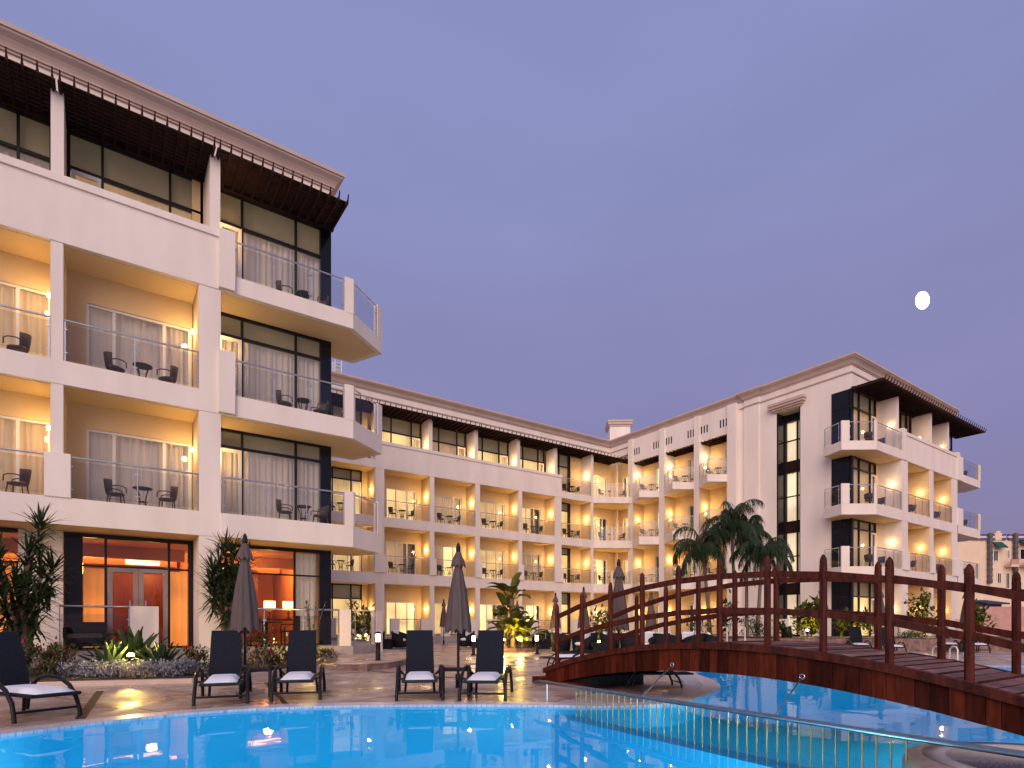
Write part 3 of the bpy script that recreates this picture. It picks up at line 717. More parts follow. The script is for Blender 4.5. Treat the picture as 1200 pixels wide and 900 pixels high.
# glazed bays: one beside the near block, one before the inner corner
for (g0, g1, nm, mul, dr, piece) in ((9.75, 13.0, 'bay beside the near block', (10.9, 12.0), (12.03, 12.6), 12.66), (27.08, 29.98, 'glazed bay before the inner corner', (27.85, 28.75), None, 28.95)):
    for i in range(4):
        glasswall(rear, B, g0, piece, LV[i], SOF[i]-.02 if i < 3 else 13.86, 1.2, 'curtain_warm' if i != 3 else 'curtain_peach', mul, door=dr)
        top = SOF[i] if i < 3 else 13.9
        B.box(rc, piece, g1, 1.2, 1.42, LV[i], top, 'cream')
        if i < 3: side_paint(B, g0, g1, i)
        sconces.append((B.p(g1-.02, .55, LV[i]+1.6), math.pi, FLOORN[i]+' '+nm))
        if i:
            rm, rg = Multi(), Multi(); rail_run(rm, rg, B.p(g0+.03, .03, 0), B.p(g1-.04, .03, 0), LV[i], 1.5)
            r_ = rm.build('railing', rear); rg.build('glass_panel', r_)
            furniture += [('chair', B.p(g0+.9, .6, LV[i]), R(90), nm, i, 'left'), ('table', B.p(g0+1.4, .5, LV[i]), 0, nm, i, ''), ('chair', B.p(g0+1.95, .6, LV[i]), R(-90), nm, i, 'right')]
B.box(rc, 6.5, 9.75, 1.2, 1.45, 0, 13.9, 'cream'); B.box(rs, 9.5, 9.75, .01, 1.2, 0, 13.8, 'stucco')
# inner corner bay and the right-hand zigzag balconies
C = Fr('B', 32.7)
DIV = [(30.83, 31.28), (27.80, 28.28), (24.84, 25.25), (22.07, 22.70)]
K0 = (30.19, 32.4); K1 = (32.7, 31.28)
for i in range(4):
    top = SOF[i] if i < 3 else 13.9
    if i:
        b = MB(); b.prism([(30.19, 32.4), (32.7, 30.9), (33.9, 30.9), (33.9, 33.6), (30.19, 33.6)], SOF[i-1], LV[i], 'stucco'); bo = b.build('balcony', rear)
        p0, p1 = Vector((30.22, 32.44)), Vector((32.68, 31.0)); pm = (p0+p1)/2; dd = (p1-p0).normalized(); nn = Vector((-dd.y, dd.x))
        w = MB(); w.prism([tuple(v) for v in (pm-dd*.06, pm+dd*.06, pm+dd*.06+nn*.12, pm-dd*.06+nn*.12)], LV[i], LV[i]+1.0, 'stucco'); w.build('parapet_block', bo)
        rm, rg = Multi(), Multi(); rail_run(rm, rg, p0+nn*.05, pm-dd*.07+nn*.05, LV[i], 1.5); rail_run(rm, rg, pm+dd*.07+nn*.05, p1+nn*.05, LV[i], 1.5)
        rm.build('railing', bo); rg.build('glass_panel', bo)
        furniture += [('chair', (31.2, 32.6, LV[i]), R(60), 'inner corner bay', i, 'left'), ('table', (31.9, 32.3, LV[i]), 0, 'inner corner bay', i, ''), ('chair', (32.7, 31.9, LV[i]), R(-120), 'inner corner bay', i, 'right')]
    back_with_slider(B, rear, 30.19, 33.9, i, 'curtain_warm', 1.0, 1.1)
    back_with_slider(C, rear, 31.28, 33.6, i, 'curtain_warm', .6, .6)
    if i < 3: rc.prism([(30.3, 32.5), (32.7, 31.05), (33.88, 31.05), (33.88, 33.58), (30.3, 33.58)], top-.012, top+.003, 'cream')
    sconces.append((Vector((31.6, 33.58, LV[i]+1.6)), -math.pi/2, FLOORN[i]+' inner corner bay left wall'))
    sconces.append((Vector((33.88, 32.2, LV[i]+1.6)), math.pi, FLOORN[i]+' inner corner bay right wall'))
    rs.prism([(33.45, 33.2), (33.6, 33.2), (33.6, 33.35), (33.45, 33.35)], LV[i], top, 'stucco')
for k, (v0, v1) in enumerate(DIV):
    rs.box((32.7, v0, 0), (33.9, v1, 15.10), 'stucco')
PX = ((748.75, 772), (788, 813), (832, 855))
ZN = ['farthest', 'middle', 'nearest']
for k in range(3):
    v_far, v_near = DIV[k][0], DIV[k+1][1]
    dn = Vector((32.7, v_near)); df = Vector((32.7, v_far))
    Yn = FU*dn.x+FV*dn.y; s = (PX[k][1]-PX[k][0])/FPX*Yn
    P = dn+Vector((-FV, FU))*s
    for i in range(4):
        top = SOF[i] if i < 3 else 13.7
        nm = ZN[k]+' zigzag bay'
        back_with_slider(C, rear, v_near, v_far, i, cur[(k+i) % 6], .25, 1.15, (.5,))
        if i < 3: side_paint(C, v_near, v_far, i)
        sconces.append((Vector((33.3, v_far-.02, LV[i]+1.6)), -math.pi/2, FLOORN[i]+' '+nm))
        if i:
            b = MB(); b.prism([tuple(df), tuple(P), tuple(dn), (33.9, v_near), (33.9, v_far)], SOF[i-1], LV[i], 'stucco'); bo = b.build('balcony', rear)
            rm, rg = Multi(), Multi(); ins = Vector((.05, 0))
            rail_run(rm, rg, df+ins, P+ins, LV[i], 1.0); rail_run(rm, rg, P+ins, dn+ins, LV[i], 1.0)
            rm.build('railing', bo); rg.build('glass_panel', bo)
            q = (P+dn)/2+Vector((.75, .45))
            furniture += [('chair', (q.x-.35, q.y+.42, LV[i]), R(0), nm, i, 'left'), ('table', (q.x, q.y, LV[i]), 0, nm, i, ''), ('chair', (q.x+.35, q.y-.42, LV[i]), R(200), nm, i, 'right')]
    # fascia with slots over the top balcony, dark pergola beneath it
    zb, zt2 = 13.35, 15.10
    C.box(rs, v_near, v_far, .12, .32, zb, zt2, 'stucco')
    for sgn, base in ((1, v_near+.12), (-1, v_far-.12)):
        for j in range(3):
            a = base+sgn*.22*j; C.box(rs, a-.045, a+.045, .112, .14, zb+.5, zb+1.0, 'black_panel')
    pg = MB(); pergola(pg, C, v_near, v_far, .38, 1.18, zb-.02, sp=.3); pg.build('pergola', rear)
C.box(rs, 22.07, 33.6, 1.2, 1.5, 13.9, 15.2, 'stucco'); C.box(rs, 31.28, 33.6, .403, .6, 14.2, 15.2, 'stucco')
# flat right side wall with the tall stair window
D = Fr('B', 33.1)
SW = (18.12, 19.58)
for v0, v1, z0, z1 in ((16.35, SW[0], 0, 15.2), (SW[1], 22.07, 0, 15.2), (SW[0], SW[1], 13.75, 15.2), (15.31, 16.349, 13.862, 15.2)): D.box(rs, v0, v1, 0, .3, z0, z1, 'stucco')
D.box(rs, 20.69, 21.68, -.10, 0, 0, 15.2, 'stucco')
cap = MB()
for d0, z0, z1 in ((-.10, 13.76, 13.86), (-.20, 13.86, 13.98), (-.30, 13.98, 14.12), (-.36, 14.12, 14.28)): D.box(cap, SW[0]+d0-.02, SW[1]-d0+.02, d0, 0, z0, z1, 'cornice_stone')
cap.build('window_hood', rear)
RC = .80
f = MB()
for v in (SW[1]-.09, SW[1]-.83, SW[1]-1.52): D.box(f, v-.04, v+.04, RC-.02, RC+.12, .1, 13.75, 'dark_frame')
for z0, z1 in ((13.3, 13.75), (10.24, 10.94), (6.62, 7.32), (2.9, 3.6), (.1, .5)): D.box(f, SW[0]-.25, SW[1]-.05, RC, RC+.13, z0, z1, 'pergola_wood' if z0 < 13 else 'dark_frame')
for z in (12.15, 8.8, 5.2, 1.9): D.box(f, SW[0]-.25, SW[1]-.05, RC-.01, RC+.11, z-.03, z+.03, 'dark_frame')
D.box(f, SW[1]-.05, SW[1]-.004, .02, RC-.02, .1, 13.74, 'black_panel')
for z in (13.45, 12.15, 10.9, 10.28, 8.8, 7.3, 6.65, 5.2, 3.5, 1.9): D.box(f, SW[1]-.065, SW[1]-.045, .03, RC-.03, z-.03, z+.03, 'dark_frame')
for d in (.05, RC-.08): D.box(f, SW[1]-.075, SW[1]-.04, d-.03, d+.03, .1, 13.74, 'dark_frame')
D.box(f, SW[0]+.004, SW[0]+.06, .0, RC, .1, 13.74, 'dark_frame')
wo = f.build('stair_window', rear)
g = MB(); g.add([D.p(a, RC+.05, z) for a, z in ((SW[0]-.25, .5), (SW[1]-.09, .5), (SW[1]-.09, 13.3), (SW[0]-.25, 13.3))], [(0, 1, 2, 3)], 'pane_glass'); g.build('pane', wo)
c = MB()
for z0, z1, mt in ((.5, 2.9, 'curtain_stair'), (3.6, 6.62, 'curtain_stair'), (7.32, 10.24, 'curtain_stair'), (10.94, 13.3, 'curtain_stair')): wave_curtain(c, D, SW[0]-.25, SW[1]-.09, RC+.26, z0, z1, mt)
c.build('curtain', wo)
# ---- right wing, end side
E_ = Fr('A', 14.1)
EPI = [(36.26, 37.03), (40.09, 40.59), (43.48, 44.32)]
for k, (a0, a1) in enumerate(EPI):
    for z0, z1 in ((0, SOF[0]), (SOF[0], SOF[1]), (SOF[1], SOF[2])): E_.box(rs, a0, a1, 0, 1.2, z0, z1, 'stucco')
    E_.box(rs, a0-.05, a1+.05, -.1, .12, LV[1], LV[1]+1.02, 'stucco')
for i in (1, 2): E_.box(rs, 36.26, 44.32, -.012, 1.2, SOF[i-1], LV[i], 'stucco')
E_.box(rs, 36.265, 44.315, .005, 1.19, SOF[2], LV[3], 'stucco')
E_.box(rs, 36.7, 44.2, -.02, .16, SOF[2]+.01, 11.66, 'stucco'); E_.box(rs, 36.7, 44.2, -.07, .2, 11.66, 11.84, 'stucco')
E_.box(rs, 36.3, 36.75, -.06, .2, SOF[2]+.01, 12.0, 'stucco'); E_.box(rs, 44.15, 44.6, -.06, .2, SOF[2]+.01, 12.0, 'stucco')
for a, z in ((36.15, 13.86), (40.7, 13.86), (43.35, 13.86)): E_.box(rs, a, a+.25, .21, 1.2, LV[3], z, 'stucco')
E_.box(rs, 33.12, 47.2, 1.203, 1.5, 13.9, 15.2, 'stucco')
EB = [(37.03, 40.09), (40.59, 43.48)]
for bi, (a0, a1) in enumerate(EB):
    for i in range(4):
        nm = ('first', 'second')[bi]+' end-face bay'
        if i < 3: back_with_slider(E_, rear, a0, a1, i, 'curtain_peach'); side_paint(E_, a0, a1, i)
        else: glasswall(rear, E_, a0, a1, LV[3], 13.86, 1.2, 'curtain_peach', (a0+.9, a0+2.2))
        sconces.append((E_.p(a1-.02, .5, LV[i]+1.55), math.pi, FLOORN[i]+' '+nm))
        if i in (1, 2):
            rm, rg = Multi(), Multi(); rail_run(rm, rg, E_.p(a0+.05, .02, 0), E_.p(a1-.05, .02, 0), LV[i], 1.1)
            r_ = rm.build('railing', rear); rg.build('glass_panel', r_)
            furniture += [('chair', E_.p(a0+.8, .55, LV[i]), R(100), nm, i, 'left'), ('table', E_.p(a0+1.35, .5, LV[i]), 0, nm, i, ''), ('chair', E_.p(a0+1.9, .55, LV[i]), R(-100), nm, i, 'right')]
for side in (0, 1):
    for i in range(4):
        top = SOF[i]-.02 if i < 3 else 13.86
        g0, g1 = (33.12, 36.2) if side == 0 else (44.36, 47.2)
        mul = (34.0, 35.3) if side == 0 else (45.2, 46.4)
        glasswall(rear, E_, g0, g1 if side else 36.0, LV[i], top, 1.2, 'curtain_peach' if i else 'curtain_warm', mul, door=(35.35, 35.93) if side == 0 else None, panel=(33.11, 33.3) if side == 0 else None)
        if side == 0:
            E_.box(rc, 36.0, 36.26, 1.2, 1.42, LV[i], top+.04, 'cream')
            pm_ = MB(); D.box(pm_, 15.31, 16.35, 0.01, .12, LV[i], top, 'black_panel'); D.box(pm_, 15.31, 16.35, -.012, .01, LV[i]+2.15, LV[i]+2.22, 'dark_frame'); D.box(pm_, 15.29, 15.36, -.02, .13, LV[i], top+.01, 'dark_frame'); D.box(pm_, 16.27, 16.35, -.02, .01, LV[i], top, 'dark_frame')
            pm_.build('black_glazing', rear)
            sconces.append((E_.p(36.24, .5, LV[i]+1.55), math.pi, FLOORN[i]+' right wing corner balcony'))
        if i == 0: continue
        if side == 0: poly = [(36.27, 14.06), (33.1, 14.06), (31.65, 15.13), (32.2, 16.34), (33.1, 16.34), (33.1, 15.3), (36.27, 15.3)]
        else: poly = [(44.3, 14.06), (48.2, 14.06), (48.9, 15.13), (48.6, 16.34), (47.2, 16.34), (47.2, 15.3), (44.3, 15.3)]
        b = MB(); b.prism(poly, SOF[i-1], LV[i], 'stucco'); bo = b.build('balcony', rear)
        if side == 0: sf_ = MB(); sf_.prism([(36.24, 14.2), (33.15, 14.2), (31.85, 15.18), (32.3, 16.2), (33.08, 16.2), (33.12, 15.28), (36.24, 15.28)], SOF[i-1]-.012, SOF[i-1]+.002, 'cream'); sf_.build('soffit', bo)
        w, rm, rg = Multi(), Multi(), Multi(); zt = LV[i]+1.06
        if side == 0:
            e1 = Vector((33.1, 14.06)); e2 = Vector((31.65, 15.13)); dc = (e2-e1).normalized(); ii = Vector((.04, .05))
            w.prism([tuple(v) for v in (e2-dc*.42, e2+dc*.005, e2+Vector((.14, .12)), e2-dc*.36+Vector((.12, .12)))], LV[i]-.02, zt, 'stucco')
            w.prism([tuple(v) for v in (e1+Vector((.12, .005)), e1+Vector((0, -.005)), e1+dc*.12, e1+dc*.10+Vector((.1, .1)), e1+Vector((.12, .14)))], LV[i]-.02, zt, 'stucco')
            rail_run(rm, rg, e2-dc*.42+ii, e1+dc*.12+ii, LV[i], 1.4); rail_run(rm, rg, (33.25, 14.11), (36.24, 14.11), LV[i], 1.1)
            rail_run(rm, rg, (31.75, 15.3), (32.22, 16.3), LV[i], 1.4)
            furniture += [('chair', (33.9, 14.75, LV[i]), R(100), 'right wing corner balcony', i, 'left'), ('chair', (35.2, 14.75, LV[i]), R(-100), 'right wing corner balcony', i, 'right')]
        else:
            w.prism([(44.3, 14.03), (45.1, 14.03), (45.1, 14.2), (44.3, 14.2)], SOF[i-1]+.02, zt, 'stucco'); w.prism([(47.9, 14.04), (48.22, 14.04), (48.22, 14.22), (47.9, 14.22)], LV[i]-.02, zt, 'stucco')
            rail_run(rm, rg, (45.1, 14.11), (47.9, 14.11), LV[i], 1.4)
            furniture += [('chair', (46.0, 14.75, LV[i]), R(100), 'far end balcony', i, 'left'), ('chair', (47.3, 14.75, LV[i]), R(-100), 'far end balcony', i, 'right')]
        w.build('parapet_block', bo); rm.build('railing', bo); rg.build('glass_panel', bo)
rs.box((47.0, 15.6, 0), (47.2, 45, 15), 'stucco'); rs.box((6.5, 44.8, 0), (47.2, 45, 15), 'stucco'); rs.box((6.5, 33.9, 0), (6.7, 45, 15), 'stucco')
for i in range(4):
    z0, z1 = SOF[i]-.04, (LV[i+1] if i < 3 else 14.9)
    rc.prism([(6.8, 33.92), (34.2, 33.92), (34.2, 15.62), (46.9, 15.62), (46.9, 44.7), (6.8, 44.7)], z0, z1, 'cream')
rs.build('wall', rear); rc.build('recess_wall', rear)
cn = MB()
PATH = [(6.5, 33.6, 0, -1), (33.1, 33.6, -1, -1), (33.1, 21.68, -1, 0), (33.0, 21.68, -1, 1), (33.0, 20.69, -1, -1), (33.1, 20.69, -1, 0), (33.1, 15.3, -1, -1), (47.2, 15.3, 1, -1), (47.2, 40, 1, 0)]
run_profile(cn, PATH, CPROF, 'cornice_stone'); run_profile(cn, PATH, BEAD, 'cornice_stone')
cn.build('cornice', rear)
for (a0, a1) in ((6.5, 13.0), (13.03, 19.9), (19.93, 26.6), (26.63, 33.0)):
    pg = MB(); pergola(pg, B, a0, a1, -.3, 1.18, 13.9); pg.build('pergola', rear)
pg = MB(); pergola(pg, Fr('B', 32.7), 31.28, 32.1, .0, 1.18, 13.72, sp=.3); pg.build('pergola', rear)
pg = MB(); pergola(pg, E_, 33.05, 47.75, -.3, 1.18, 13.9); pg.build('pergola', rear)
# roof hut above the inner corner
hp = AT(725, 50, 0)
ch = MB(); M_ = Matrix.Rotation(0, 4, 'Z')
hx, hy = hp.x, hp.y
ch.box((-.85, -.9, 15.2), (.85, .9, 17.75), 'stucco')
for k, (e, z0, z1) in enumerate(((.06, 17.75, 17.9), (.16, 17.9, 18.1), (.22, 18.1, 18.25))): ch.box((-.85-e, -.9-e, z0), (.85+e, .9+e, z1), 'cornice_stone')
rm_ = Matrix.Translation((hx, hy, 0)) @ Matrix.Rotation(CAM_YAW-.05, 4, 'Z'); ch.v = [tuple(rm_ @ Vector(p)) for p in ch.v]
ch.build('roof_hut', rear)
# terrace of the rear wing
rt = MB()
rt.prism([(8.5, 31.0), (30.6, 31.0), (30.6, 33.6), (8.5, 33.6)], 0, .40, 'plinth_stone')
rt.prism([(30.61, 31.0), (30.61, 33.6), (33.9, 33.6), (33.9, 16.4), (32.0, 16.4), (31.3, 22), (31.0, 29)], 0, .39, 'plinth_stone')
rt.prism([(31.0, 13.0), (48, 13.0), (48, 15.3), (33.1, 15.3), (32.4, 16.4), (31.0, 16.3)], 0, .38, 'plinth_stone')
rto = rt.build('terrace', rear)
blk = []
for a0, a1 in ((9.9, 13.4),)+tuple(MIDB)+((27.2, 29.9),):
    blk += [(a0-.15, a0+.38, -1.3, -1.1), (a0+1.75, a0+2.3, -1.3, -1.1)]
terrace_blocks(rto, blk, .40, 1.05, B)
m_ = Multi()
for v in (18, 20.2, 23.6, 26.4): m_.box((31.45, v, .39), (31.65, v+.6, 1.42), 'stucco')
for a in (31.3, 33.6, 36.6, 40, 43.6): m_.box((a, 13.1, .38), (a+.85, 13.28, 1.4), 'stucco')
m_.build('parapet_block', rto)
rm, rg = Multi(), Multi()
for a0, a1 in ((9.9, 13.4),)+tuple(MIDB): rail_run(rm, rg, (a0+.38, 31.2), (a0+1.75, 31.2), .4, 1.5)
for a0, a1 in ((32.15, 33.6), (34.45, 36.6), (37.45, 40), (40.85, 43.6)): rail_run(rm, rg, (a0, 13.19), (a1, 13.19), .38, 1.5)
rm.build('railing', rto); rg.build('glass_panel', rto)
for root in (near, rear):
    def strip(o, top):
        for c in o.children:
            if not top: pass
            strip(c, False)
# mast behind the near block
mt = MB(); mp_ = AT(395, 36, 0)
for dx, dy in ((-.2, -.2), (.2, -.2), (.2, .2), (-.2, .2)): mt.box((mp_.x+dx-.02, mp_.y+dy-.02, 15.3), (mp_.x+dx+.02, mp_.y+dy+.02, 17.3), 'white_frame')
for k in range(9): mt.box((mp_.x-.2, mp_.y-.2, 15.4+.22*k), (mp_.x+.2, mp_.y+.2, 15.42+.22*k), 'white_frame')
tag(mt.build('roof_mast'), 'pale lattice mast on the roof behind the near block corner', 'mast')

# ------------------------------------------------------------------ wall sconces
sc = empty('wall_sconce', '', 'wall lamp')
b_ = MB(); b_.box((0, -.05, -.12), (.025, .05, .12), 'steel'); b_.bar((.02, 0, -.09), (.09, 0, -.09), .02, .02, 'steel'); b_.build('bracket', sc)
b_ = MB(); b_.lathe([(.02, -.10), (.065, -.09), (.075, .0), (.06, .10), (.02, .13)], 'lamp_glow', (.10, 0, 0), 10); b_.build('lamp_shade', sc)
lamp(sc, (.24, 0, .0), (1.0, .60, .19), 29, .08)
DIM = bpy.data.lights.new('bulb', 'POINT'); DIM.energy = 11; DIM.color = (1.0, .62, .24); DIM.shadow_soft_size = .08
for k, (p, rz, txt) in enumerate(sconces):
  o = place(sc, 'glowing wall lamp, '+txt, p, rz, 'wall lamps on the balconies', .55 if 'near-block' in txt or 'near block' in txt else None)
  if 'end-face' in txt or 'right wing corner' in txt:
    for ch_ in o.children:
        if ch_.type == 'LIGHT': ch_.data = DIM

# ------------------------------------------------------------------ balcony furniture
bc = empty('balcony_chair', '', 'chair')
def chair_parts(root, mat):
    b = MB(); b.lathe([(.22, .40), (.245, .415), (.245, .44), (.22, .455)], mat, n=14); b.build('seat', root)
    b = MB(); n = 10; vs = []
    for i in range(n+1):
        a = R(90-62+124*i/n)
        for z, r in ((.46, .235), (.66, .265), (.86-.05*abs(i/n-.5)*2, .285)): vs += [(r*math.cos(a), r*math.sin(a), z), ((r+.025)*math.cos(a), (r+.025)*math.sin(a), z)]
    fs = []
    for i in range(n):
        o = i*6; q = o+6
        fs += [(o, q, q+2, o+2), (o+2, q+2, q+4, o+4), (o+1, o+3, q+3, q+1), (o+3, o+5, q+5, q+3), (o+4, q+4, q+5, o+5), (o, o+1, q+1, q)]
    for o in (0, n*6): fs += [(o, o+2, o+3, o+1), (o+2, o+4, o+5, o+3)]
    b.add(vs, fs, mat, True); b.build('backrest', root)
    for sx in (-1, 1):
        b = MB(); b.tube([(sx*.22, .16, .62), (sx*.29, .05, .645), (sx*.30, -.12, .64), (sx*.28, -.22, .60), (sx*.26, -.23, .45)], .018, mat, 6); b.build('armrest', root)
        for sy in (-1, 1):
            b = MB(); b.tube([(sx*.17, sy*.16, .42), (sx*.22, sy*.21, 0)], [.02, .015], mat, 6); b.build('leg', root)
chair_parts(bc, 'wicker_brown')
bt = empty('balcony_table', '', 'table')
b_ = MB(); b_.lathe([(.24, .67), (.27, .68), (.27, .705), (.25, .715)], 'wicker_brown', n=18); b_.build('table_top', bt)
for k in range(4):
    a = R(45+90*k); b_ = MB(); b_.tube([(.22*math.cos(a), .22*math.sin(a), .68), (.13*math.cos(a), .13*math.sin(a), .45), (.10*math.cos(a), .10*math.sin(a), .25), (.17*math.cos(a), .17*math.sin(a), 0)], .018, 'wicker_brown', 6); b_.build('leg', bt)
b_ = MB(); b_.lathe([(.10, .26), (.14, .265), (.14, .28), (.1, .29)], 'wicker_brown', n=12); b_.build('shelf', bt)
for (kd, p, rz, nm, i, sd_) in furniture:
    if kd == 'chair': place(bc, '%s wicker chair on the %s %s' % (sd_, FLOORN[i], nm), p, rz, 'wicker chairs on the balconies', .86)
    else: place(bt, 'round wicker table on the %s %s' % (FLOORN[i], nm), p, rz, 'wicker tables on the balconies', .86)

# ------------------------------------------------------------------ lobby things
def lampshade(p, label):
    t = empty('table_lamp', label, 'lamp', p, 0, 'table lamps in the lobby')
    MB().lathe([(.09, 0), (.05, .04), (.025, .1), (.06, .2), (.02, .32)], 'lobby_wood', n=10).build('base', t)
    MB().lathe([(.19, .30), (.19, .60)], 'shade_glow', n=14).build('lamp_shade', t)
def console(a0, a1, d0, d1, h, nm, label, cat):
    t = empty(nm, label, cat, A.p((a0+a1)/2, (d0+d1)/2, .45)); hw, hd = (a1-a0)/2, (d1-d0)/2
    MB().box((-hw, -hd, h-.06), (hw, hd, h), 'lobby_wood').build('top', t)
    for sx in (-1, 1):
        for sy in (-1, 1): MB().box((sx*(hw-.03)-.03, sy*(hd-.03)-.03, 0), (sx*(hw-.03)+.03, sy*(hd-.03)+.03, h-.06), 'lobby_wood').build('leg', t)
    return t
def onv(x, v, z):
    a = (x-600)/FPX; Y = v/(FV-FU*a); return AT(x, Y, z)
qa, qb = onv(316, 21.2, 1.31), onv(338, 21.2, 1.31)
console(qa.x-.3, qb.x+.3, 3.3, 3.8, .85, 'console_table', 'long dark console table behind the lobby glass', 'table')
lampshade(qa, 'left glowing table lamp on the lobby console'); lampshade(qb, 'right glowing table lamp on the lobby console')
sf = empty('lounge_sofa', 'dark sofa with pale cushion behind the left lobby glazing', 'sofa', A.p(-.35, .72, .45), 0)
MB().box((-.42, -.35, .1), (.42, .35, .32), 'wicker_black').build('base', sf); MB().box((-.36, -.33, .32), (.36, .22, .42), 'umbrella_cloth').build('cushion', sf)
MB().box((-.42, .24, .32), (.42, .36, .72), 'wicker_black').build('backrest', sf); MB().box((.36, -.35, .32), (.44, .24, .58), 'wicker_black').build('armrest', sf); MB().box((-.44, -.35, .32), (-.36, .24, .58), 'wicker_black').build('armrest', sf)
tb = empty('side_table', 'small black table on the near terrace behind the glass railing', 'table', A.p(.35, .6, .45), 0)
MB().box((-.3, -.25, .38), (.3, .25, .43), 'black_metal').build('table_top', tb)
for sx in (-1, 1):
    for sy in (-1, 1): MB().box((sx*.27-.025, sy*.22-.025, 0), (sx*.27+.025, sy*.22+.025, .38), 'black_metal').build('leg', tb)
def dining(p, rz, label):
    t = empty('dining_chair', label, 'chair', p, rz, 'chairs on the lobby terrace')
    MB().box((-.23, -.23, .42), (.23, .23, .47), 'wicker_black').build('seat', t); MB().box((-.23, .19, .47), (.23, .24, .92), 'wicker_black').build('backrest', t)
    for sx in (-1, 1):
        MB().tube([(sx*.24, .2, .66), (sx*.25, -.2, .66), (sx*.24, -.22, .45)], .02, 'wicker_black', 6).build('armrest', t)
        for sy in (-1, 1): MB().box((sx*.2-.02, sy*.2-.02, 0), (sx*.2+.02, sy*.2+.02, .42), 'wicker_black').build('leg', t)
dining(A.p(3.3, .65, .45), R(90), 'black armchair on the terrace behind the nearer umbrella'); dining(A.p(4.65, .65, .45), R(-90), 'black armchair on the terrace near the grey curtain')
tb = empty('terrace_table', 'black square table between two armchairs on the lobby terrace', 'table', A.p(3.98, .65, .45))
MB().box((-.35, -.35, .7), (.35, .35, .74), 'black_metal').build('table_top', tb); MB().lathe([(.2, 0), (.2, .03), (.04, .05), (.04, .7)], 'black_metal', n=10).build('pedestal', tb)

# ------------------------------------------------------------------ wooden bridge
P0 = Vector((.8235, 10.6766)); DB = Vector((.56759, -.82331)); NB = Vector((.82331, .56759)); STEP = .69045
def BW(t, n, z): q = P0+DB*t+NB*n; return c2w(q.x, q.y, z)
br = empty('footbridge', 'arched dark red wooden footbridge over the pool', 'bridge', BW(3.5, .65, 0), world_parts=True)
zd = lambda t: .86-.0405*(t-3.5)**2
zbt = lambda t: .46-.035*(t-3.5)**2
T0, T1 = -.22, 7.22
dk = MB(); t = T0; wv = .155
while t < T1-.05:
    t2 = min(t+wv-.034, T1); tm = (t+t2)/2; z = zd(tm)
    vs = []
    zj = random.uniform(-.007, .007)
    for zz in (-.05+zj, zj):
        for tt, nn in ((t, -.06), (t2, -.06), (t2, 1.42), (t, 1.42)): vs.append(BW(tt, nn+random.uniform(-.008, .008), zd(tt)+zz+random.uniform(-.003, .003)))
    dk.add(vs, [(3, 2, 1, 0), (4, 5, 6, 7), (1, 2, 6, 5), (3, 0, 4, 7)], 'bridge_plank'); dk.m[-4] = 'pergola_wood'; dk.m[-2] = 'bridge_post'; dk.add(vs, [(0, 1, 5, 4), (2, 3, 7, 6)], 'pergola_wood'); t += wv  # edges, ends and undersides coloured darker, painting shade into the gaps between planks
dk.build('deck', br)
for n0, n1 in ((-.105, -.065), (1.425, 1.465)):
    fs_ = MB(); t = T0
    while t < T1-.03:
        w = random.uniform(.115, .165); t2 = min(t+w-.006, T1); vs = []; j = random.uniform(-.006, .006)
        for tt in (t, t2):
            zb = max(.02, zbt(tt)) if True else 0
            for nn in (n0+j, n1+j): vs += [BW(tt, nn, zb), BW(tt, nn, zd(tt)-.075)]
        fs_.add(vs, [(0, 1, 3, 2), (4, 6, 7, 5), (0, 4, 5, 1), (2, 3, 7, 6), (1, 5, 7, 3), (0, 2, 6, 4)], 'bridge_wood'); t += w
    fs_.build('fascia', br)
    eb = MB(); k = 36
    vs = []
    for i in range(k+1):
        tt = T0-.03+(T1-T0+.06)*i/k
        for nn, zz in ((n0-.035, -.085), (n1+.03, -.085), (n1+.03, .004), (n0-.035, .004)): vs.append(BW(tt, nn, zd(tt)+zz))
    eb.add(vs, [(4*i+a, 4*i+(a+1) % 4, 4*i+4+(a+1) % 4, 4*i+4+a) for i in range(k) for a in range(4)]+[(0, 1, 2, 3), (4*k+3, 4*k+2, 4*k+1, 4*k)], 'bridge_post')
    eb.build('edge_beam', br)
for n in (.25, 1.1):
    jb = MB(); k = 24; vs = []
    for i in range(k+1):
        tt = T0+.2+(T1-T0-.4)*i/k
        for nn, zz in ((n-.05, -.25), (n+.05, -.25), (n+.05, -.05), (n-.05, -.05)): vs.append(BW(tt, nn, zd(tt)+zz))
    jb.add(vs, [(4*i+a, 4*i+(a+1) % 4, 4*i+4+(a+1) % 4, 4*i+4+a) for i in range(k) for a in range(4)], 'bridge_post'); jb.build('joist', br)
def post(t, n):
    m = MB(); z0 = zd(t)-.12; z1 = zd(t)+1.0; h = .038; c = BW(t, n, 0); ax = (BW(1, 0, 0)-BW(0, 0, 0)); ay = (BW(0, 1, 0)-BW(0, 0, 0))
    prof = [(h, z0), (h, z1), (h*.9, z1+.012), (h*1.0, z1+.03), (h*.82, z1+.075), (h*.45, z1+.105), (h*.12, z1+.118)]
    vs = []
    for r, z in prof:
        for k in range(8):
            a = math.pi/8+math.pi/4*k; rr = r/math.cos(math.pi/8)*(.98 if z > z1 else 1.0)
            vs.append(Vector((c.x, c.y, z))+ax*rr*math.cos(a)+ay*rr*math.sin(a))
    fs = [(i*8+j, i*8+(j+1) % 8, i*8+8+(j+1) % 8, i*8+8+j) for i in range(len(prof)-1) for j in range(8)]+[tuple(range(8))[::-1], tuple(range((len(prof)-1)*8, len(prof)*8))]
    m.add(vs, fs, 'bridge_post'); m.build('post', br)
NP = 11
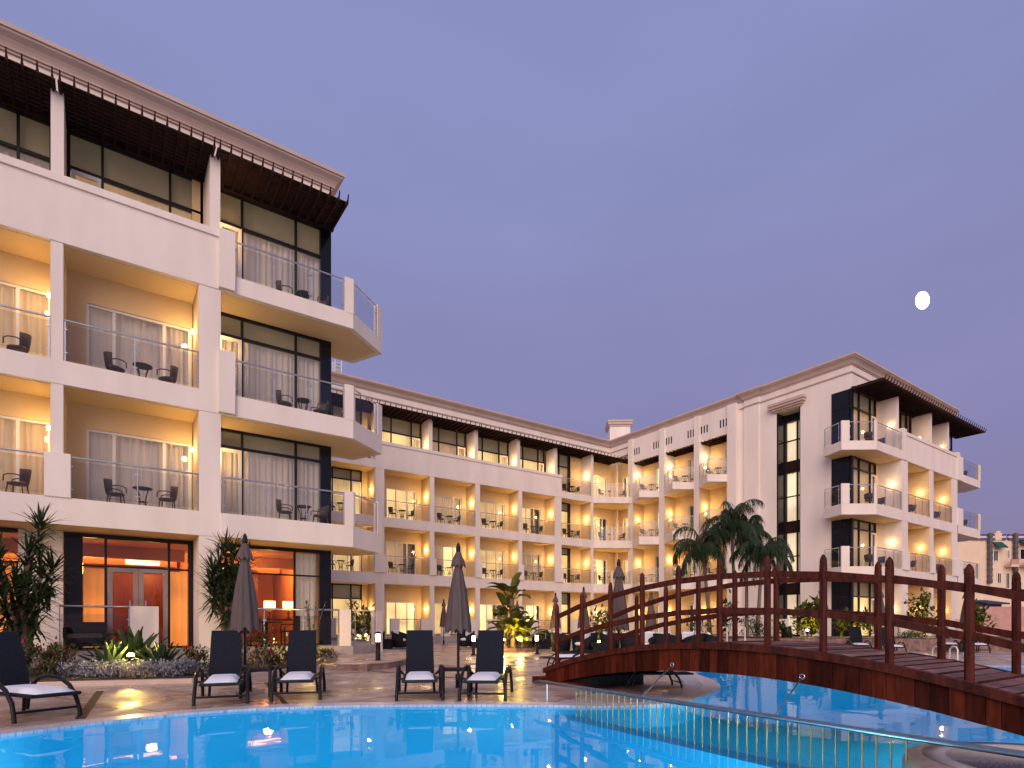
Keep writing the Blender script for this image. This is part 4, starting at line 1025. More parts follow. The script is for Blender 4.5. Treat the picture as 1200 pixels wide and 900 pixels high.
for n in (0.0, 1.34):
    for i in range(NP): post(i*STEP, n)
    for i in range(NP-1):
        for hh in (.885, .43):
            ta, tb_ = i*STEP+.036, (i+1)*STEP-.036
            m = MB(); m.bar(BW(ta, n, zd(i*STEP)+hh), BW(tb_, n, zd((i+1)*STEP)+hh), .055, .075, 'bridge_post'); m.build('rail', br)
for k, (t0, t1, z0, z1) in enumerate(((-.60, -.24, .0, .12), (-.24, .75, .0, .09))):
    m = MB(); vs = [BW(tt, nn, zz) for zz in (z0, z1) for tt, nn in ((t0, -.12), (t1, -.12), (t1, 1.45), (t0, 1.45))]
    m.add(vs, [(3, 2, 1, 0), (4, 5, 6, 7), (0, 1, 5, 4), (1, 2, 6, 5), (2, 3, 7, 6), (3, 0, 4, 7)], 'bridge_wood'); m.build('step', br)
m = MB(); vs = [BW(tt, nn, zz) for zz in (.0, .16) for tt, nn in ((T1, -.12), (T1+.4, -.12), (T1+.4, 1.45), (T1, 1.45))]
m.add(vs, [(3, 2, 1, 0), (4, 5, 6, 7), (0, 1, 5, 4), (1, 2, 6, 5), (2, 3, 7, 6), (3, 0, 4, 7)], 'bridge_wood'); m.build('step', br)
m = MB()
for zz0, zz1, t0, t1 in ((.0, .20, .12, .85),):
    vs = [BW(tt, nn, z) for z in (zz0, zz1) for tt, nn in ((t0, .0), (t1, .0), (t1, 1.35), (t0, 1.35))]
    m.add(vs, [(3, 2, 1, 0), (4, 5, 6, 7), (0, 1, 5, 4), (1, 2, 6, 5), (2, 3, 7, 6), (3, 0, 4, 7)], 'black_metal')
m.build('footing', br)

# ------------------------------------------------------------------ pool railing with balusters
RH = .28
pr = empty('pool_railing', 'low steel railing with many thin balusters along the pool steps', 'railing', c2w(RA.x, RA.y, 0), world_parts=True)
def RP(x, h=RH):                                         # point on the handrail seen at photo column x (it runs straight)
    a = (x-600)/FPX; A0 = Vector((641-600, 0)); 
    Ya, Yb = (EYE-RH)*FPX/(800-HY), (EYE-RH)*FPX/(883-HY)
    pa, pb = Vector(((641-600)/FPX*Ya, Ya)), Vector(((1190-600)/FPX*Yb, Yb)); d = pb-pa
    t = (a*pa.y-pa.x)/(d.x-a*d.y); q = pa+d*t; return c2w(q.x, q.y, h)
m = MB(); pts = [RP(627, RH-.02), RP(632, RH)]+[RP(x) for x in (641, 800, 1000, 1190, 1330)]
m.tube(pts, .024, 'rail_steel', 10); m.build('handrail', pr)
cb_a, cb_b = RP(655, 0), RP(1085, 0); cb_d = (cb_b-cb_a).normalized(); cb_n = Vector((-cb_d.y, cb_d.x, 0))*.14
m = MB(); m.prism([(q.x, q.y) for q in (cb_a-cb_n, cb_b-cb_n, cb_b+cb_n, cb_a+cb_n)], -1.248, -.135, 'basin_wall'); tag(m.build('pool_step'), kind='structure')
m = MB(); m.tube([RP(641, RH), RP(641, 0)], .013, 'steel', 8); m.build('post', pr)
pa_, pb_ = RP(675, 0), RP(1062, 0); nb = 38
for i in range(nb+1):
    q = pa_.lerp(pb_, i/nb); m = MB(); m.tube([(q.x, q.y, RH-.01), (q.x, q.y, -.135)], .0085, 'bronze_bar', 6); m.build('baluster', pr)
for (x0, y0, x1) in ((787.5, 779, 752), (940, 793, 907)):
    a = (x0-600)/FPX; q0 = P0-NB*.11; tt = (a*q0.y-q0.x)/(DB.x-a*DB.y); q = q0+DB*tt; z = EYE+(HY-y0)/FPX*q.y
    top = c2w(q.x, q.y, z); m = MB(); m.tube([top, RP(x1)], .009, 'steel', 6)
    rr = [top+Vector((DB.x*.0, 0, 0))+(c2w(*(DB*.03*math.cos(k*math.pi/5)), 0)+Vector((0, 0, .03*math.sin(k*math.pi/5)))) for k in range(11)]
    m.tube(rr, .008, 'steel', 6); m.build('brace', pr)
# spa rim, bottom right corner
sp = empty('spa_rim', 'round stone spa rim rising from the pool by the handrail', 'spa', c2w(3.72, 3.92, WZ), 0)
MB().lathe([(.92, -.6), (.92, .10), (.90, .15), (.80, .17)], 'spa_stone', n=48).build('wall', sp)
MB().lathe([(.80, .171), (.66, .175), (.62, .12), (.60, -.2)], 'spa_top', n=48).build('ring', sp)
MB().lathe([(.595, .04), (.3, .045), (.05, .05)], 'black_panel', n=48).build('basin', sp)

# ------------------------------------------------------------------ sun loungers, tables, umbrellas
lg = empty('sun_lounger', '', 'sun lounger')
def lounger_parts(root, recline=72, L_=1.05, cushion=True):
    w = .235; hz = .31; wa = .325
    b = MB()
    rr = R(recline); bl = .74; ca, sa = math.cos(rr), math.sin(rr)
    pts = [(0, 0), (.22, -.015), (.45, -.012), (.64, .012), (.72, .045)]
    vs = []; n = len(pts)
    for u, k in pts:
        y = .02+u*ca-k*sa*.0+k*.6; z = hz+.01+u*sa
        ww = w*(.97-.12*u)
        for sx in (-1, 1): vs += [(sx*ww, y, z), (sx*ww, y+.03, z+.004)]
    fs = []
    for i in range(n-1):
        o = 4*i; q = o+4; fs += [(o, o+2, q+2, q), (o+1, q+1, q+3, o+3), (o, q, q+1, o+1), (o+2, o+3, q+3, q+2)]
    fs += [(0, 1, 3, 2), (4*n-4, 4*n-2, 4*n-1, 4*n-3)]
    b.add(vs, fs, 'sling_mesh'); b.build('backrest', root)
    b = MB(); b.box((-w, -L_, hz-.03), (w, .02, hz+.0), 'sling_mesh')
    b.tube([(-w, .02, hz-.015), (-w, -L_, hz-.015)], .022, 'black_metal', 6); b.tube([(w, .02, hz-.015), (w, -L_, hz-.015)], .022, 'black_metal', 6); b.tube([(-w, -L_, hz-.015), (w, -L_, hz-.015)], .022, 'black_metal', 6)
    b.build('seat', root)
    if cushion:
        b = MB(); k = 8; vs = []
        for i in range(k+1):
            a = -1+2*i/k; e = (1-abs(a)**6)
            for j in range(9):
                c_ = -1+2*j/8; e2 = e*(1-abs(c_)**6); vs.append((a*(w-.03), -.05-(L_-.09)*(j/8), hz+.005+.06*e2**.5 if e2 > 0 else hz+.005))
        b.add(vs, [(i*9+j, i*9+j+1, (i+1)*9+j+1, (i+1)*9+j) for i in range(k) for j in range(8)], 'white_cushion', True); b.build('cushion', root, False)
    for sx in (-1, 1):
        x = sx*wa
        b = MB(); b.tube([(x*1.03, .34, 0), (x*1.03, .30, .16), (x, .18, .34), (x, .0, .43), (x, -.22, .46), (x, -.46, .44), (x, -.66, .36), (x, -.80, .22), (x*1.02, -.86, .08), (x*1.02, -.87, 0)], .025, 'black_metal', 8); b.build('armrest', root)
        b = MB(); b.tube([(sx*w, .02, hz-.015), (x, .10, hz+.06)], .018, 'black_metal', 6); b.tube([(sx*w, -.72, hz-.015), (x, -.70, hz+.01)], .018, 'black_metal', 6); b.build('bracket', root)
        b = MB(); b.tube([(sx*w*.9, .05, hz-.02), (sx*w*.95, .16, .15), (sx*w, .20, 0)], .02, 'black_metal', 8); b.build('leg', root)
    b = MB(); b.tube([(-wa, -.85, .11), (wa, -.85, .11)], .016, 'black_metal', 6); b.build('stretcher', root)
lounger_parts(lg)
def lpos(x, y, turn=0):                                   # front-leg point at photo (x,y)
    p = G(x, y); rz = CAM_YAW-math.atan2((x-600), FPX)*.55+R(turn)
    if abs(turn) > 30: rz = CAM_YAW+R(turn)
    return p+Vector((-math.sin(rz), math.cos(rz), 0))*.87, rz
for x, y, turn, lab in ((57, 843, 64, 'black sun lounger with white cushion cropped by the left edge of the picture'),
                        (259, 826, 8, 'upright black lounger left of the nearest closed umbrella, before the flower bed'),
                        (347, 821, 4, 'upright black lounger right of the nearest closed umbrella'),
                        (492, 821, 4, 'upright black lounger left of the umbrella in front of the long wing'),
                        (565, 822, -6, 'upright black lounger right of the umbrella in front of the long wing')):
    p, rz = lpos(x, y, turn); place(lg, lab, p, rz, 'black loungers along the pool')
for x, y, lab in ((928, 763, 'distant black lounger beside the lit bush under the tall stair window'), (1011, 765, 'distant black lounger left of a bridge post before the corner terrace'),
                  (1050, 768, 'distant black lounger half hidden behind a front bridge post'), (1114, 764, 'distant black lounger by the white pool ladder'), (1148, 765, 'distant black lounger farthest right along the stone bed wall')):
    p, rz = lpos(x, y, 0); place(lg, lab, p, rz, 'loungers beyond the bridge')
lf = empty('sun_lounger', '', 'sun lounger'); lounger_parts(lf, 14, 1.15, False)
p = AT(748, 10.4); place(lf, 'flat black lounger seen under the bridge arch at the pool tip', p, CAM_YAW+R(92), None, .8)
p = AT(697, 14.5); lh = empty('sun_lounger', '', 'sun lounger'); lounger_parts(lh, 50, 1.1, True)
place(lh, 'reclined black lounger with white cushion behind the left end of the bridge', p, CAM_YAW-R(75))
p = AT(674, 15.6); place(lf, 'low black lounger frame behind the first bridge posts', p, CAM_YAW-R(80))

st = empty('side_table', '', 'side table')
b_ = MB(); b_.box((-.19, -.19, .39), (.19, .19, .425), 'sling_mesh'); b_.build('table_top', st)
for sx in (-1, 1):
    b_ = MB(); b_.tube([(sx*.205, .22, 0), (sx*.205, .21, .36), (sx*.205, .17, .44), (sx*.205, 0, .455), (sx*.205, -.17, .44), (sx*.205, -.21, .36), (sx*.205, -.22, 0)], .024, 'black_metal', 8); b_.build('leg', st)
for x, y, lab in ((303, 816, 'small black side table between the two loungers by the flower bed'), (534, 815, 'small black side table between the two loungers by the middle umbrella'), (1131, 763, 'small black side table between far loungers beyond the bridge')):
    place(st, lab, G(x, y), CAM_YAW-math.atan2(x-600, FPX)*.5, 'side tables between loungers')

um = empty('closed_umbrella', '', 'umbrella')
def umbrella_parts(root, H=2.5, zb=1.02):
    MB().tube([(0, 0, .06), (0, 0, H-.05)], .024, 'black_metal', 10).build('pole', root)
    b = MB(); b.box((-.22, -.22, 0), (.22, .22, .045), 'plinth_stone'); b.lathe([(.05, .045), (.05, .28), (.03, .29)], 'black_metal', n=10); b.build('base_plate', root)
    n = 32; rnd = random.Random(3); ph = [rnd.uniform(-.06, .06) for _ in range(n)]
    def wob(j, i): return .20*math.cos(j*math.pi*2*8/n)*min(1, i/2.0)+ph[j]*min(1, i/2)
    vs = []
    prof = [(.045, H-.30), (.085, H-.50), (.125, H-.8), (.165, zb+.35), (.19, zb+.08), (.195, zb)]
    b = MB(); k = len(prof)
    for i, (r, z) in enumerate(prof):
        for j in range(n):
            a = 2*math.pi*j/n; rr = r*(1+wob(j, i)); zz = z+(-.05*math.cos(j*math.pi*2*8/n) if i == k-1 else 0)
            vs.append((rr*math.cos(a), rr*math.sin(a), zz))
    b.add(vs, [(i*n+j, i*n+(j+1) % n, (i+1)*n+(j+1) % n, (i+1)*n+j) for i in range(k-1) for j in range(n)], 'umbrella_cloth', True)
    b.build('canopy', root)
    b = MB(); vs = []; prof = [(.035, H-.10), (.06, H-.16), (.095, H-.27), (.118, H-.36)]
    for i, (r, z) in enumerate(prof):
        for j in range(n):
            a = 2*math.pi*j/n; rr = r*(1+wob(j, i)*.8); vs.append((rr*math.cos(a), rr*math.sin(a), z-(.03*math.cos(j*math.pi*2*8/n) if i == 3 else 0)))
    b.add(vs, [(i*n+j, i*n+(j+1) % n, (i+1)*n+(j+1) % n, (i+1)*n+j) for i in range(3) for j in range(n)], 'umbrella_cloth', True); b.build('vent_flap', root)
    MB().lathe([(.04, H-.14), (.042, H-.04), (.03, H+.01), (.012, H+.05)], 'black_metal', n=10).build('finial', root)
umbrella_parts(um)
for X, Y, sc_, rz, lab in ((287, 9.3, 1.0, .2, 'nearest closed brown umbrella between the two left loungers'), (537, 9.8, .97, .5, 'closed brown umbrella between the two middle loungers'),
        (725, 12.4, .98, .9, 'tall closed brown umbrella standing just behind the bridge'), (684, 21, .97, .3, 'closed umbrella behind the second bridge post'), (763, 24, .97, .1, 'thin closed umbrella seen between bridge posts in front of the lit wing'),
        (520, 31, .97, .6, 'small far closed umbrella left of the middle umbrella'), (606, 33, .97, .8, 'far closed umbrella behind the lit broad-leaved palm'), (1032, 22.5, 1.0, .4, 'closed umbrella partly behind a bridge post before the corner terrace'),
        (1132, 22.0, .97, .7, 'closed umbrella beside the end bays of the right wing'), (651, 24, .95, .2, 'closed umbrella mostly hidden behind the first bridge post')):
    o = place(um, lab, AT(X, Y), rz, 'closed brown umbrellas', sc_)

# ------------------------------------------------------------------ wicker tub armchairs before the rear terrace
ta = empty('tub_armchair', '', 'armchair')
b_ = MB(); n = 18; vs = []
for i in range(n+1):
    a = R(90-140+280*i/n); e = abs(i/n-.5)*2; zt = .80-.24*e**2
    for r, z in ((.30, .06), (.36, zt), (.40, zt), (.345, .06)): vs.append((r*math.cos(a), r*math.sin(a), z))
fs = []
for i in range(n):
    for k in range(4): fs.append((4*i+k, 4*i+(k+1) % 4, 4*i+4+(k+1) % 4, 4*i+4+k))
fs += [(0, 1, 2, 3), (4*n+3, 4*n+2, 4*n+1, 4*n)]
b_.add(vs, fs, 'wicker_black', True); b_.build('shell', ta)
MB().lathe([(.29, .06), (.30, .34)], 'wicker_black', n=16).build('seat', ta)
MB().lathe([(.26, .341), (.285, .37), (.285, .43), (.2, .46)], 'white_cushion', n=16).build('seat_cushion', ta)
b_ = MB(); b_.obox((0, .20, .66), (.2, 0, 0), (0, .05, .03), (0, -.02, .16), 'white_cushion'); b_.build('back_cushion', ta)
lt = empty('lounge_table', '', 'table')
MB().box((-.3, -.3, .40), (.3, .3, .45), 'wicker_black').build('table_top', lt); MB().box((-.26, -.26, 0), (.26, .26, .40), 'wicker_black').build('base', lt)
groups = [(455, 27, 'by the left bollard'), (484, 28.5, 'left of the middle loungers'), (560, 28, 'behind the middle loungers'), (618, 28.5, 'just right of the lit palm'), (637, 27, 'left of the bridge'), (674, 22.5, 'behind the second bridge post'),
          (700, 21.5, 'beside the lit bush behind the bridge'), (757, 21, 'behind the bridge centre left'), (776, 21, 'behind the bridge fourth post'), (797, 20.5, 'behind the bridge fifth post'), (822, 20.5, 'near the queen palm trunks')]
for k, (x, Y, lab) in enumerate(groups):
    for j in range(2):
        dx = -.55 if j == 0 else .5
        p = AT(x, Y)+c2w(dx, .15*j, 0); fac = R(-60) if j == 0 else R(55)
        place(ta, '%s black wicker tub armchair of the seating pair %s' % ('left' if j == 0 else 'right', lab), p, CAM_YAW+fac+R(180 if k % 2 else 20), 'wicker tub armchairs on the deck')
    if k % 2 == 0: place(lt, 'black wicker cube table with the seating pair '+lab, AT(x, Y)+c2w(0, -.5, 0), CAM_YAW, 'wicker cube tables on the deck')

# ------------------------------------------------------------------ bollards and uplights
bo_ = empty('bollard_lamp', '', 'bollard lamp')
MB().lathe([(.10, 0), (.10, .03), (.065, .04), (.06, .48), (.075, .5)], 'black_metal', n=12).build('post', bo_)
MB().lathe([(.05, .50), (.055, .52), (.055, .68), (.05, .70)], 'lamp_white', n=12).build('lamp_glass', bo_)
MB().lathe([(.085, .70), (.085, .735), (.03, .76)], 'black_metal', n=12).build('cap', bo_)
b_ = MB()
for k in range(4): a = R(45+90*k); b_.tube([(.07*math.cos(a), .07*math.sin(a), .49), (.07*math.cos(a), .07*math.sin(a), .71)], .007, 'black_metal', 5)
b_.build('cage', bo_); lamp(bo_, (0, 0, .6), (1.0, .66, .3), 14, .05)
for x, Y, z, lab in ((443, 15.1, .16, 'lit bollard lamp on the raised stone platform at the end of the near terrace'), (629, 21.7, 0, 'lit bollard lamp on open deck right of the broad-leaved palm'),
        (555, 21.0, 0, 'left of two lit bollards behind the middle right lounger'), (575, 22.0, 0, 'right of two lit bollards behind the middle right lounger'), (502, 20.5, 0, 'lit bollard peeking over the middle left lounger')):
    place(bo_, lab, AT(x, Y, z), .3, 'lit bollard lamps on the deck')
ul = empty('garden_uplight', '', 'garden light')
MB().lathe([(.015, 0), (.015, .26), (.05, .27), (.07, .36), (.06, .38)], 'black_metal', n=10).build('housing', ul); MB().lathe([(.058, .381), (.062, .41), (.03, .44)], 'uplight_glow', n=10).build('lens', ul)
lamp(ul, (0, 0, .52), (1.0, .66, .14), 66, .05)
UPL = [(AT(153, 11.5, .1), 'garden uplight among the agaves in the left flower bed'), (AT(590, 22.7, .1), 'uplight at the left foot of the lit broad-leaved palm'), (AT(610, 22.9, .1), 'uplight at the right foot of the lit broad-leaved palm'),
       (AT(946, 25.5, .45), 'uplight under the bush beside the stair window'), (AT(1004, 26.2, .45), 'uplight under the bush by the corner terrace'), (AT(1083, 25.5, .45), 'uplight under the bush before the first end bay'), (AT(1140, 26.0, .45), 'uplight under the bush at the far right end bay'),
       (AT(362, 16.6, .1), 'small uplight beside the thin bare tree'), (AT(702, 23.7, 0), 'uplight under the bush behind the bridge left half')]
for p, lab in UPL:
    place(ul, lab, p, 0, 'garden uplights')
    if 'palm' in lab or 'agave' in lab: lamp(None, p+Vector((0, 0, .56)), (1.0, .66, .12), 60 if 'palm' in lab else 34, .06)

# ------------------------------------------------------------------ beds and planting
def bed(pts, z, name, wallmat, label=None, soil='soil', th=.1):
    m = MB(); m.prism(pts, 0, z, wallmat)
    o = m.build(name); 
    if label: tag(o, label, 'planter')
    else: tag(o, kind='structure')
    n = len(pts); P = [Vector(p) for p in pts]; inner = offset(P, -th)
    s_ = MB(); s_.prism(inner, z-.02, z+.02, soil); s_.build('soil', o); return o
curb = [G(-160, 812), G(-60, 810), G(40, 806), G(140, 803), G(225, 801), G(290, 795), G(330, 790), G(357, 784), G(375, 777), G(381, 772)]
bedpoly = [(p.x, p.y) for p in curb]+[(4.55, 17.60), (2.2, 17.2), (1.15, 17.2), (1.15, 17.58), (-8, 17.58)]
bed(bedpoly, .09, 'flower_bed', 'curb_stone', 'curved flower bed with pale kerb in front of the near hotel block', 'soil', .14)
plat = [G(395, 786), G(430, 786), G(455, 784), G(473, 780), G(480, 775), G(478, 770), G(440, 765), G(400, 765)]
pm = MB(); pm.prism([(p.x, p.y) for p in plat], 0, .15, 'rough_stone'); PL = offset([Vector((p.x, p.y)) for p in plat], .02); pm.prism([tuple(p) for p in PL], .151, .18, 'deck_paving'); tag(pm.build('stone_step'), 'low raised paved step with rough stone edge under the left bollard', 'step')
isl = [AT(600+dx, 24)+c2w(0, 0) for dx in (0,)]
c0 = AT(600, 24); ip = [(c0.x+1.15*math.cos(a)*1.0, c0.y+.9*math.sin(a)) for a in [k*math.pi/10 for k in range(20)]]
bed(ip, .16, 'palm_bed', 'rough_stone', 'round planted island around the lit broad-leaved palm')
bw = [AT(820, 24.6), AT(900, 24.2), AT(1000, 24.0), AT(1100, 24.0), AT(1260, 24.0), AT(1260, 27.6), AT(1000, 28.4), AT(900, 28.5), AT(820, 28.6)]
bed([(p.x, p.y) for p in bw], .52, 'stone_bed', 'rough_stone', 'long raised bed with reddish stone wall beyond the bridge')

def rosette(mb, c, n, L0, w, mat, up=(.1, 1.0), droop=.5, seg=3, rnd=random, taper=.6):
    for k in range(n):
        a = rnd.uniform(0, 2*math.pi); e = rnd.uniform(*up)
        d = (math.cos(a)*math.cos(e), math.sin(a)*math.cos(e), math.sin(e))
        mb.blade(c, d, L0*rnd.uniform(.75, 1.1), w, mat, droop*rnd.uniform(.5, 1.3), seg, taper=taper)
def dracaena(label, loc, stems, Lf=.55, nl=70):
    t = empty('dracaena_tree', label, 'tree', loc)
    tr_ = MB(); cr = MB(); rnd = random.Random(label)
    for (x0, y0, x1, y1, h, kink) in stems:
        tr_.tube([(x0, y0, 0), (x0*1.1+kink, y0, h*.35), ((x0+x1)/2-kink, (y0+y1)/2, h*.7), (x1, y1, h)], [.065, .05, .04, .03], 'trunk_bark', 8)
        for q in range(6): rosette(cr, (x1+(x0-x1)*.04*q, y1+(y0-y1)*.04*q, h-.13*q+.03), nl//5, Lf*(1-.04*q), .058, 'leaf_dracaena', (-.7 if q > 2 else -.1, 1.45 if q < 2 else .9), .5, 4, rnd, .5)
    tr_.build('trunk', t); cr.build('crown', t, False); return t
bx = AT(26, 12.6, .1)
dracaena('tall dark spiky dracaena in the flower bed at the left edge', bx, [(0, 0, .30, .05, 3.15, .05), (-.05, .05, -.42, .1, 2.45, -.05), (.03, -.05, .10, -.1, 1.75, .06), (.06, .02, .52, .1, 2.2, .08), (-.02, -.04, -.28, -.25, 1.55, -.05), (.05, .06, .28, -.3, 1.45, .1), (-.04, .02, -.62, -.1, 1.9, -.05), (.0, .02, .10, .05, 2.5, .05), (.0, .02, -.12, .05, 2.0, -.03), (.0, .02, .35, -.05, 2.1, .05)], .60, 96)
bx = AT(268, 15.4, .1)
dracaena('spiky dracaena with pale trunks behind the nearest umbrella', bx, [(0, 0, .12, .05, 2.95, .05), (-.08, .05, -.22, .1, 2.6, -.04), (.1, -.05, .34, -.1, 2.7, .06), (.02, .02, -.42, .1, 2.0, .03), (-.1, -.04, .12, -.2, 2.25, -.05), (.05, .06, -.1, -.25, 1.7, .05), (-.05, 0, -.08, .1, 3.0, .0), (.05, 0, .3, .1, 2.4, .0), (-.05, 0, -.35, .1, 2.35, .0)], .62, 96)
# queen palms
def queen_palm(label, loc, h, lean, seed, nf=15, Lf=2.1):
    t = empty('queen_palm', label, 'palm tree', loc, 0, 'queen palms behind the bridge'); rnd = random.Random(seed)
    tr_ = MB(); pts = [(lean[0]*(k/6)**1.4, lean[1]*(k/6)**1.4, h*k/6) for k in range(7)]
    tr_.tube(pts, [.12, .09, .08, .075, .07, .07, .08], 'palm_bark', 10); tr_.build('trunk', t)
    c = Vector(pts[-1]); cr = MB()
    for k in range(nf):
        az = k*2.4+rnd.uniform(-.3, .3); e = R(rnd.uniform(-5, 84)); L_ = Lf*rnd.uniform(.65, 1.2); hang = rnd.uniform(.75, 1.35)
        d = Vector((math.cos(az)*math.cos(e), math.sin(az)*math.cos(e), math.sin(e))); p = c.copy(); pts_ = [p.copy()]; dirs = [d.copy()]; ns = 12
        for s_ in range(ns):
            d = (d+Vector((0, 0, (-.13-.017*s_)*hang))).normalized(); p = p+d*(L_/ns); pts_.append(p.copy()); dirs.append(d.copy())
        cr.tube(pts_, [.022*(1-.8*i/ns) for i in range(ns+1)], 'leaf_palm', 4, cap=False)
        for i in range(1, ns+1):
            side = dirs[i].cross(Vector((0, 0, 1)))
            if side.length < .05: side = Vector((math.sin(az), -math.cos(az), 0))
            side.normalize()
            for s_ in (-1, 1):
                for q in range(6):
                    base = pts_[i]-dirs[i]*(L_/ns)*(q/6); ll = .66*math.sin(math.pi*min(1, (i+1.2)/(ns+2.6)))**.5*rnd.choice((.45, .7, .9, 1.0, 1.25))
                    dd = side*s_*rnd.uniform(.25, .9)+dirs[i]*rnd.uniform(.2, .6)+Vector((0, 0, rnd.uniform(-.9, .15)))
                    cr.blade(base, dd, ll, .030, 'leaf_palm', rnd.uniform(.9, 2.4), 3, taper=.5)
    cr.build('crown', t, False); return t
queen_palm('tallest queen palm with drooping fronds in the middle of the palm cluster', AT(862, 27.5, .4), 5.5, (-.2, .1), 1, 24, 1.75)
queen_palm('queen palm at the left of the cluster with low arching fronds', AT(832, 26.3, .4), 4.2, (-.3, .2), 2, 22, 1.6)
queen_palm('slim queen palm close behind the tallest palm trunk', AT(875, 28.2, .4), 5.3, (.15, .1), 3, 20, 1.55)
queen_palm('lower queen palm at the right of the cluster beside the stair window', AT(888, 26.5, .4), 4.0, (.2, -.1), 4, 22, 1.65)
# bird-of-paradise clump
bp_ = empty('broad_leaved_palm', 'broad-leaved palm clump lit yellow from below in a round bed', 'palm tree', AT(600, 24, .15)); rnd = random.Random(11)
tr_ = MB(); cr = MB()
for x, y, h in ((0, 0, 2.0), (.35, .1, .9), (-.3, .15, 1.1), (.1, -.3, .6), (-.1, .35, 1.4), (.5, -.25, .35), (-.5, -.2, .35), (.2, -.5, .25), (-.25, -.45, .7)):
    tr_.tube([(x, y, 0), (x*1.1, y, h*.5), (x*.9, y*.9, h)], [.12, .10, .09], 'trunk_bark', 8)
    for k in range(13 if h > 1.5 else 9):
        az = rnd.uniform(0, 2*math.pi); e = R(rnd.uniform(15, 75)); L_ = rnd.uniform(.65, 1.05)
        d = Vector((math.cos(az)*math.cos(e), math.sin(az)*math.cos(e), math.sin(e))); b0 = Vector((x*.9, y*.9, h-.05)); p1 = b0+d*L_*.55
        cr.tube([b0, p1], [.025, .016], 'leaf_banana', 5)
        side = d.cross(Vector((0, 0, 1))).normalized(); p = p1.copy(); vs = []; dd = d.copy(); ns = 6
        for s_ in range(ns+1):
            t_ = s_/ns; w = .20*math.sin(math.pi*(.12+.86*t_))**.7; up_ = side.cross(dd).normalized()
            vs += [p-side*w+up_*w*.35, p, p+side*w+up_*w*.35]; dd = (dd+Vector((0, 0, -.17))).normalized(); p = p+dd*(L_*.75/ns)
        cr.add(vs, [f for s_ in range(ns) for f in ((3*s_, 3*s_+1, 3*s_+4, 3*s_+3), (3*s_+1, 3*s_+2, 3*s_+5, 3*s_+4))], 'leaf_banana')
tr_.build('trunk', bp_); cr.build('crown', bp_, False)
for k in range(4): pass
def shrub(nm, label, cat, loc, r, h, n, leaf, mats, group=None, flower=0, seed=0, form='ball', blade=None):
    t = empty(nm, label, cat, loc, 0, group); rnd = random.Random(seed*7+3); f = MB()
    st_ = MB()
    for k in range(5):
        a = rnd.uniform(0, 6.28); st_.tube([(0, 0, 0), (r*.3*math.cos(a), r*.3*math.sin(a), h*.4), (r*.6*math.cos(a), r*.6*math.sin(a), h*.75)], [.02, .014, .006], 'trunk_bark', 5)
    st_.build('stem', t)
    tips = [(Vector((rnd.gauss(0, .45)*r, rnd.gauss(0, .45)*r, h*rnd.uniform(.25, .95)))) for _ in range(max(6, n//28))]
    for k in range(n):
        c = rnd.choice(tips); p = c+Vector((rnd.gauss(0, .16)*r, rnd.gauss(0, .16)*r, rnd.gauss(0, .12)*h))
        p.z = max(.01, p.z)
        d = Vector((rnd.gauss(0, 1), rnd.gauss(0, 1), rnd.gauss(.4, .8)))
        f.blade(p, d, leaf*rnd.uniform(.7, 1.3), leaf*.42, rnd.choice(mats), rnd.uniform(.1, .8), 2, taper=.2)
    f.build('foliage', t, False)
    if flower:
        g = MB()
        for k in range(flower):
            c = rnd.choice(tips)+Vector((rnd.gauss(0, .1)*r, rnd.gauss(0, .1)*r, .04+rnd.uniform(0, .10)*h))
            for q in range(6):
                d = Vector((rnd.gauss(0, 1), rnd.gauss(0, 1), rnd.gauss(.3, .6))); g.blade(c, d, .055, .045, 'petal_red', .2, 2, taper=.1)
        g.build('blossoms', t, False)
    return t
def agave(label, loc, r, n, seed, mat='leaf_agave'):
    t = empty('agave', label, 'agave', loc, 0, 'agaves around the uplight'); rnd = random.Random(seed); f = MB()
    for k in range(n):
        a = k*2.4; e = R(18+66*k/n+rnd.uniform(-5, 5)); d = Vector((math.cos(a)*math.cos(e), math.sin(a)*math.cos(e), math.sin(e)))
        side = d.cross(Vector((0, 0, 1))).normalized(); p = Vector((0, 0, .04)); vs = []; ns = 4; dd = d.copy()
        for s_ in range(ns+1):
            t_ = s_/ns; w = r*.10*(math.sin(math.pi*(.18+.80*t_))**.8)+.003; upv = side.cross(dd).normalized()
            vs += [p-side*w+upv*w*.4, p-upv*.01, p+side*w+upv*w*.4]; dd = (dd+Vector((0, 0, -.03))).normalized(); p = p+dd*(r*rnd.uniform(.95, 1.05)/ns)
        f.add(vs, [q for s_ in range(ns) for q in ((3*s_, 3*s_+1, 3*s_+4, 3*s_+3), (3*s_+1, 3*s_+2, 3*s_+5, 3*s_+4))], mat)
    f.build('leaves', t, False); MB().lathe([(.06, 0), (.05, .1), (.02, .16)], 'leaf_agave', n=8).build('core', t)
agave('dark green agave left of the bright uplight in the flower bed', AT(129, 11.6, .1), .66, 32, 1)
agave('dark green agave right of the bright uplight in the flower bed', AT(189, 11.7, .1), .64, 32, 2)
agave('taller agave directly behind the bright uplight', AT(156, 12.9, .1), .95, 30, 3)
for k, (x, Y, r) in enumerate(((90, 11.2, .36), (112, 11.15, .33), (136, 10.95, .34), (160, 10.95, .34), (186, 11.1, .34), (207, 11.3, .34), (220, 11.5, .3))):
    shrub('silver_shrub', ('leftmost', 'second', 'third', 'middle', 'fifth', 'sixth', 'rightmost')[k]+' silver-grey shrub in the row behind the pale kerb', 'shrub', AT(x, Y, .1), r, .30, 900, .055, ['leaf_silver'], 'silver shrubs along the kerb', 0, k)
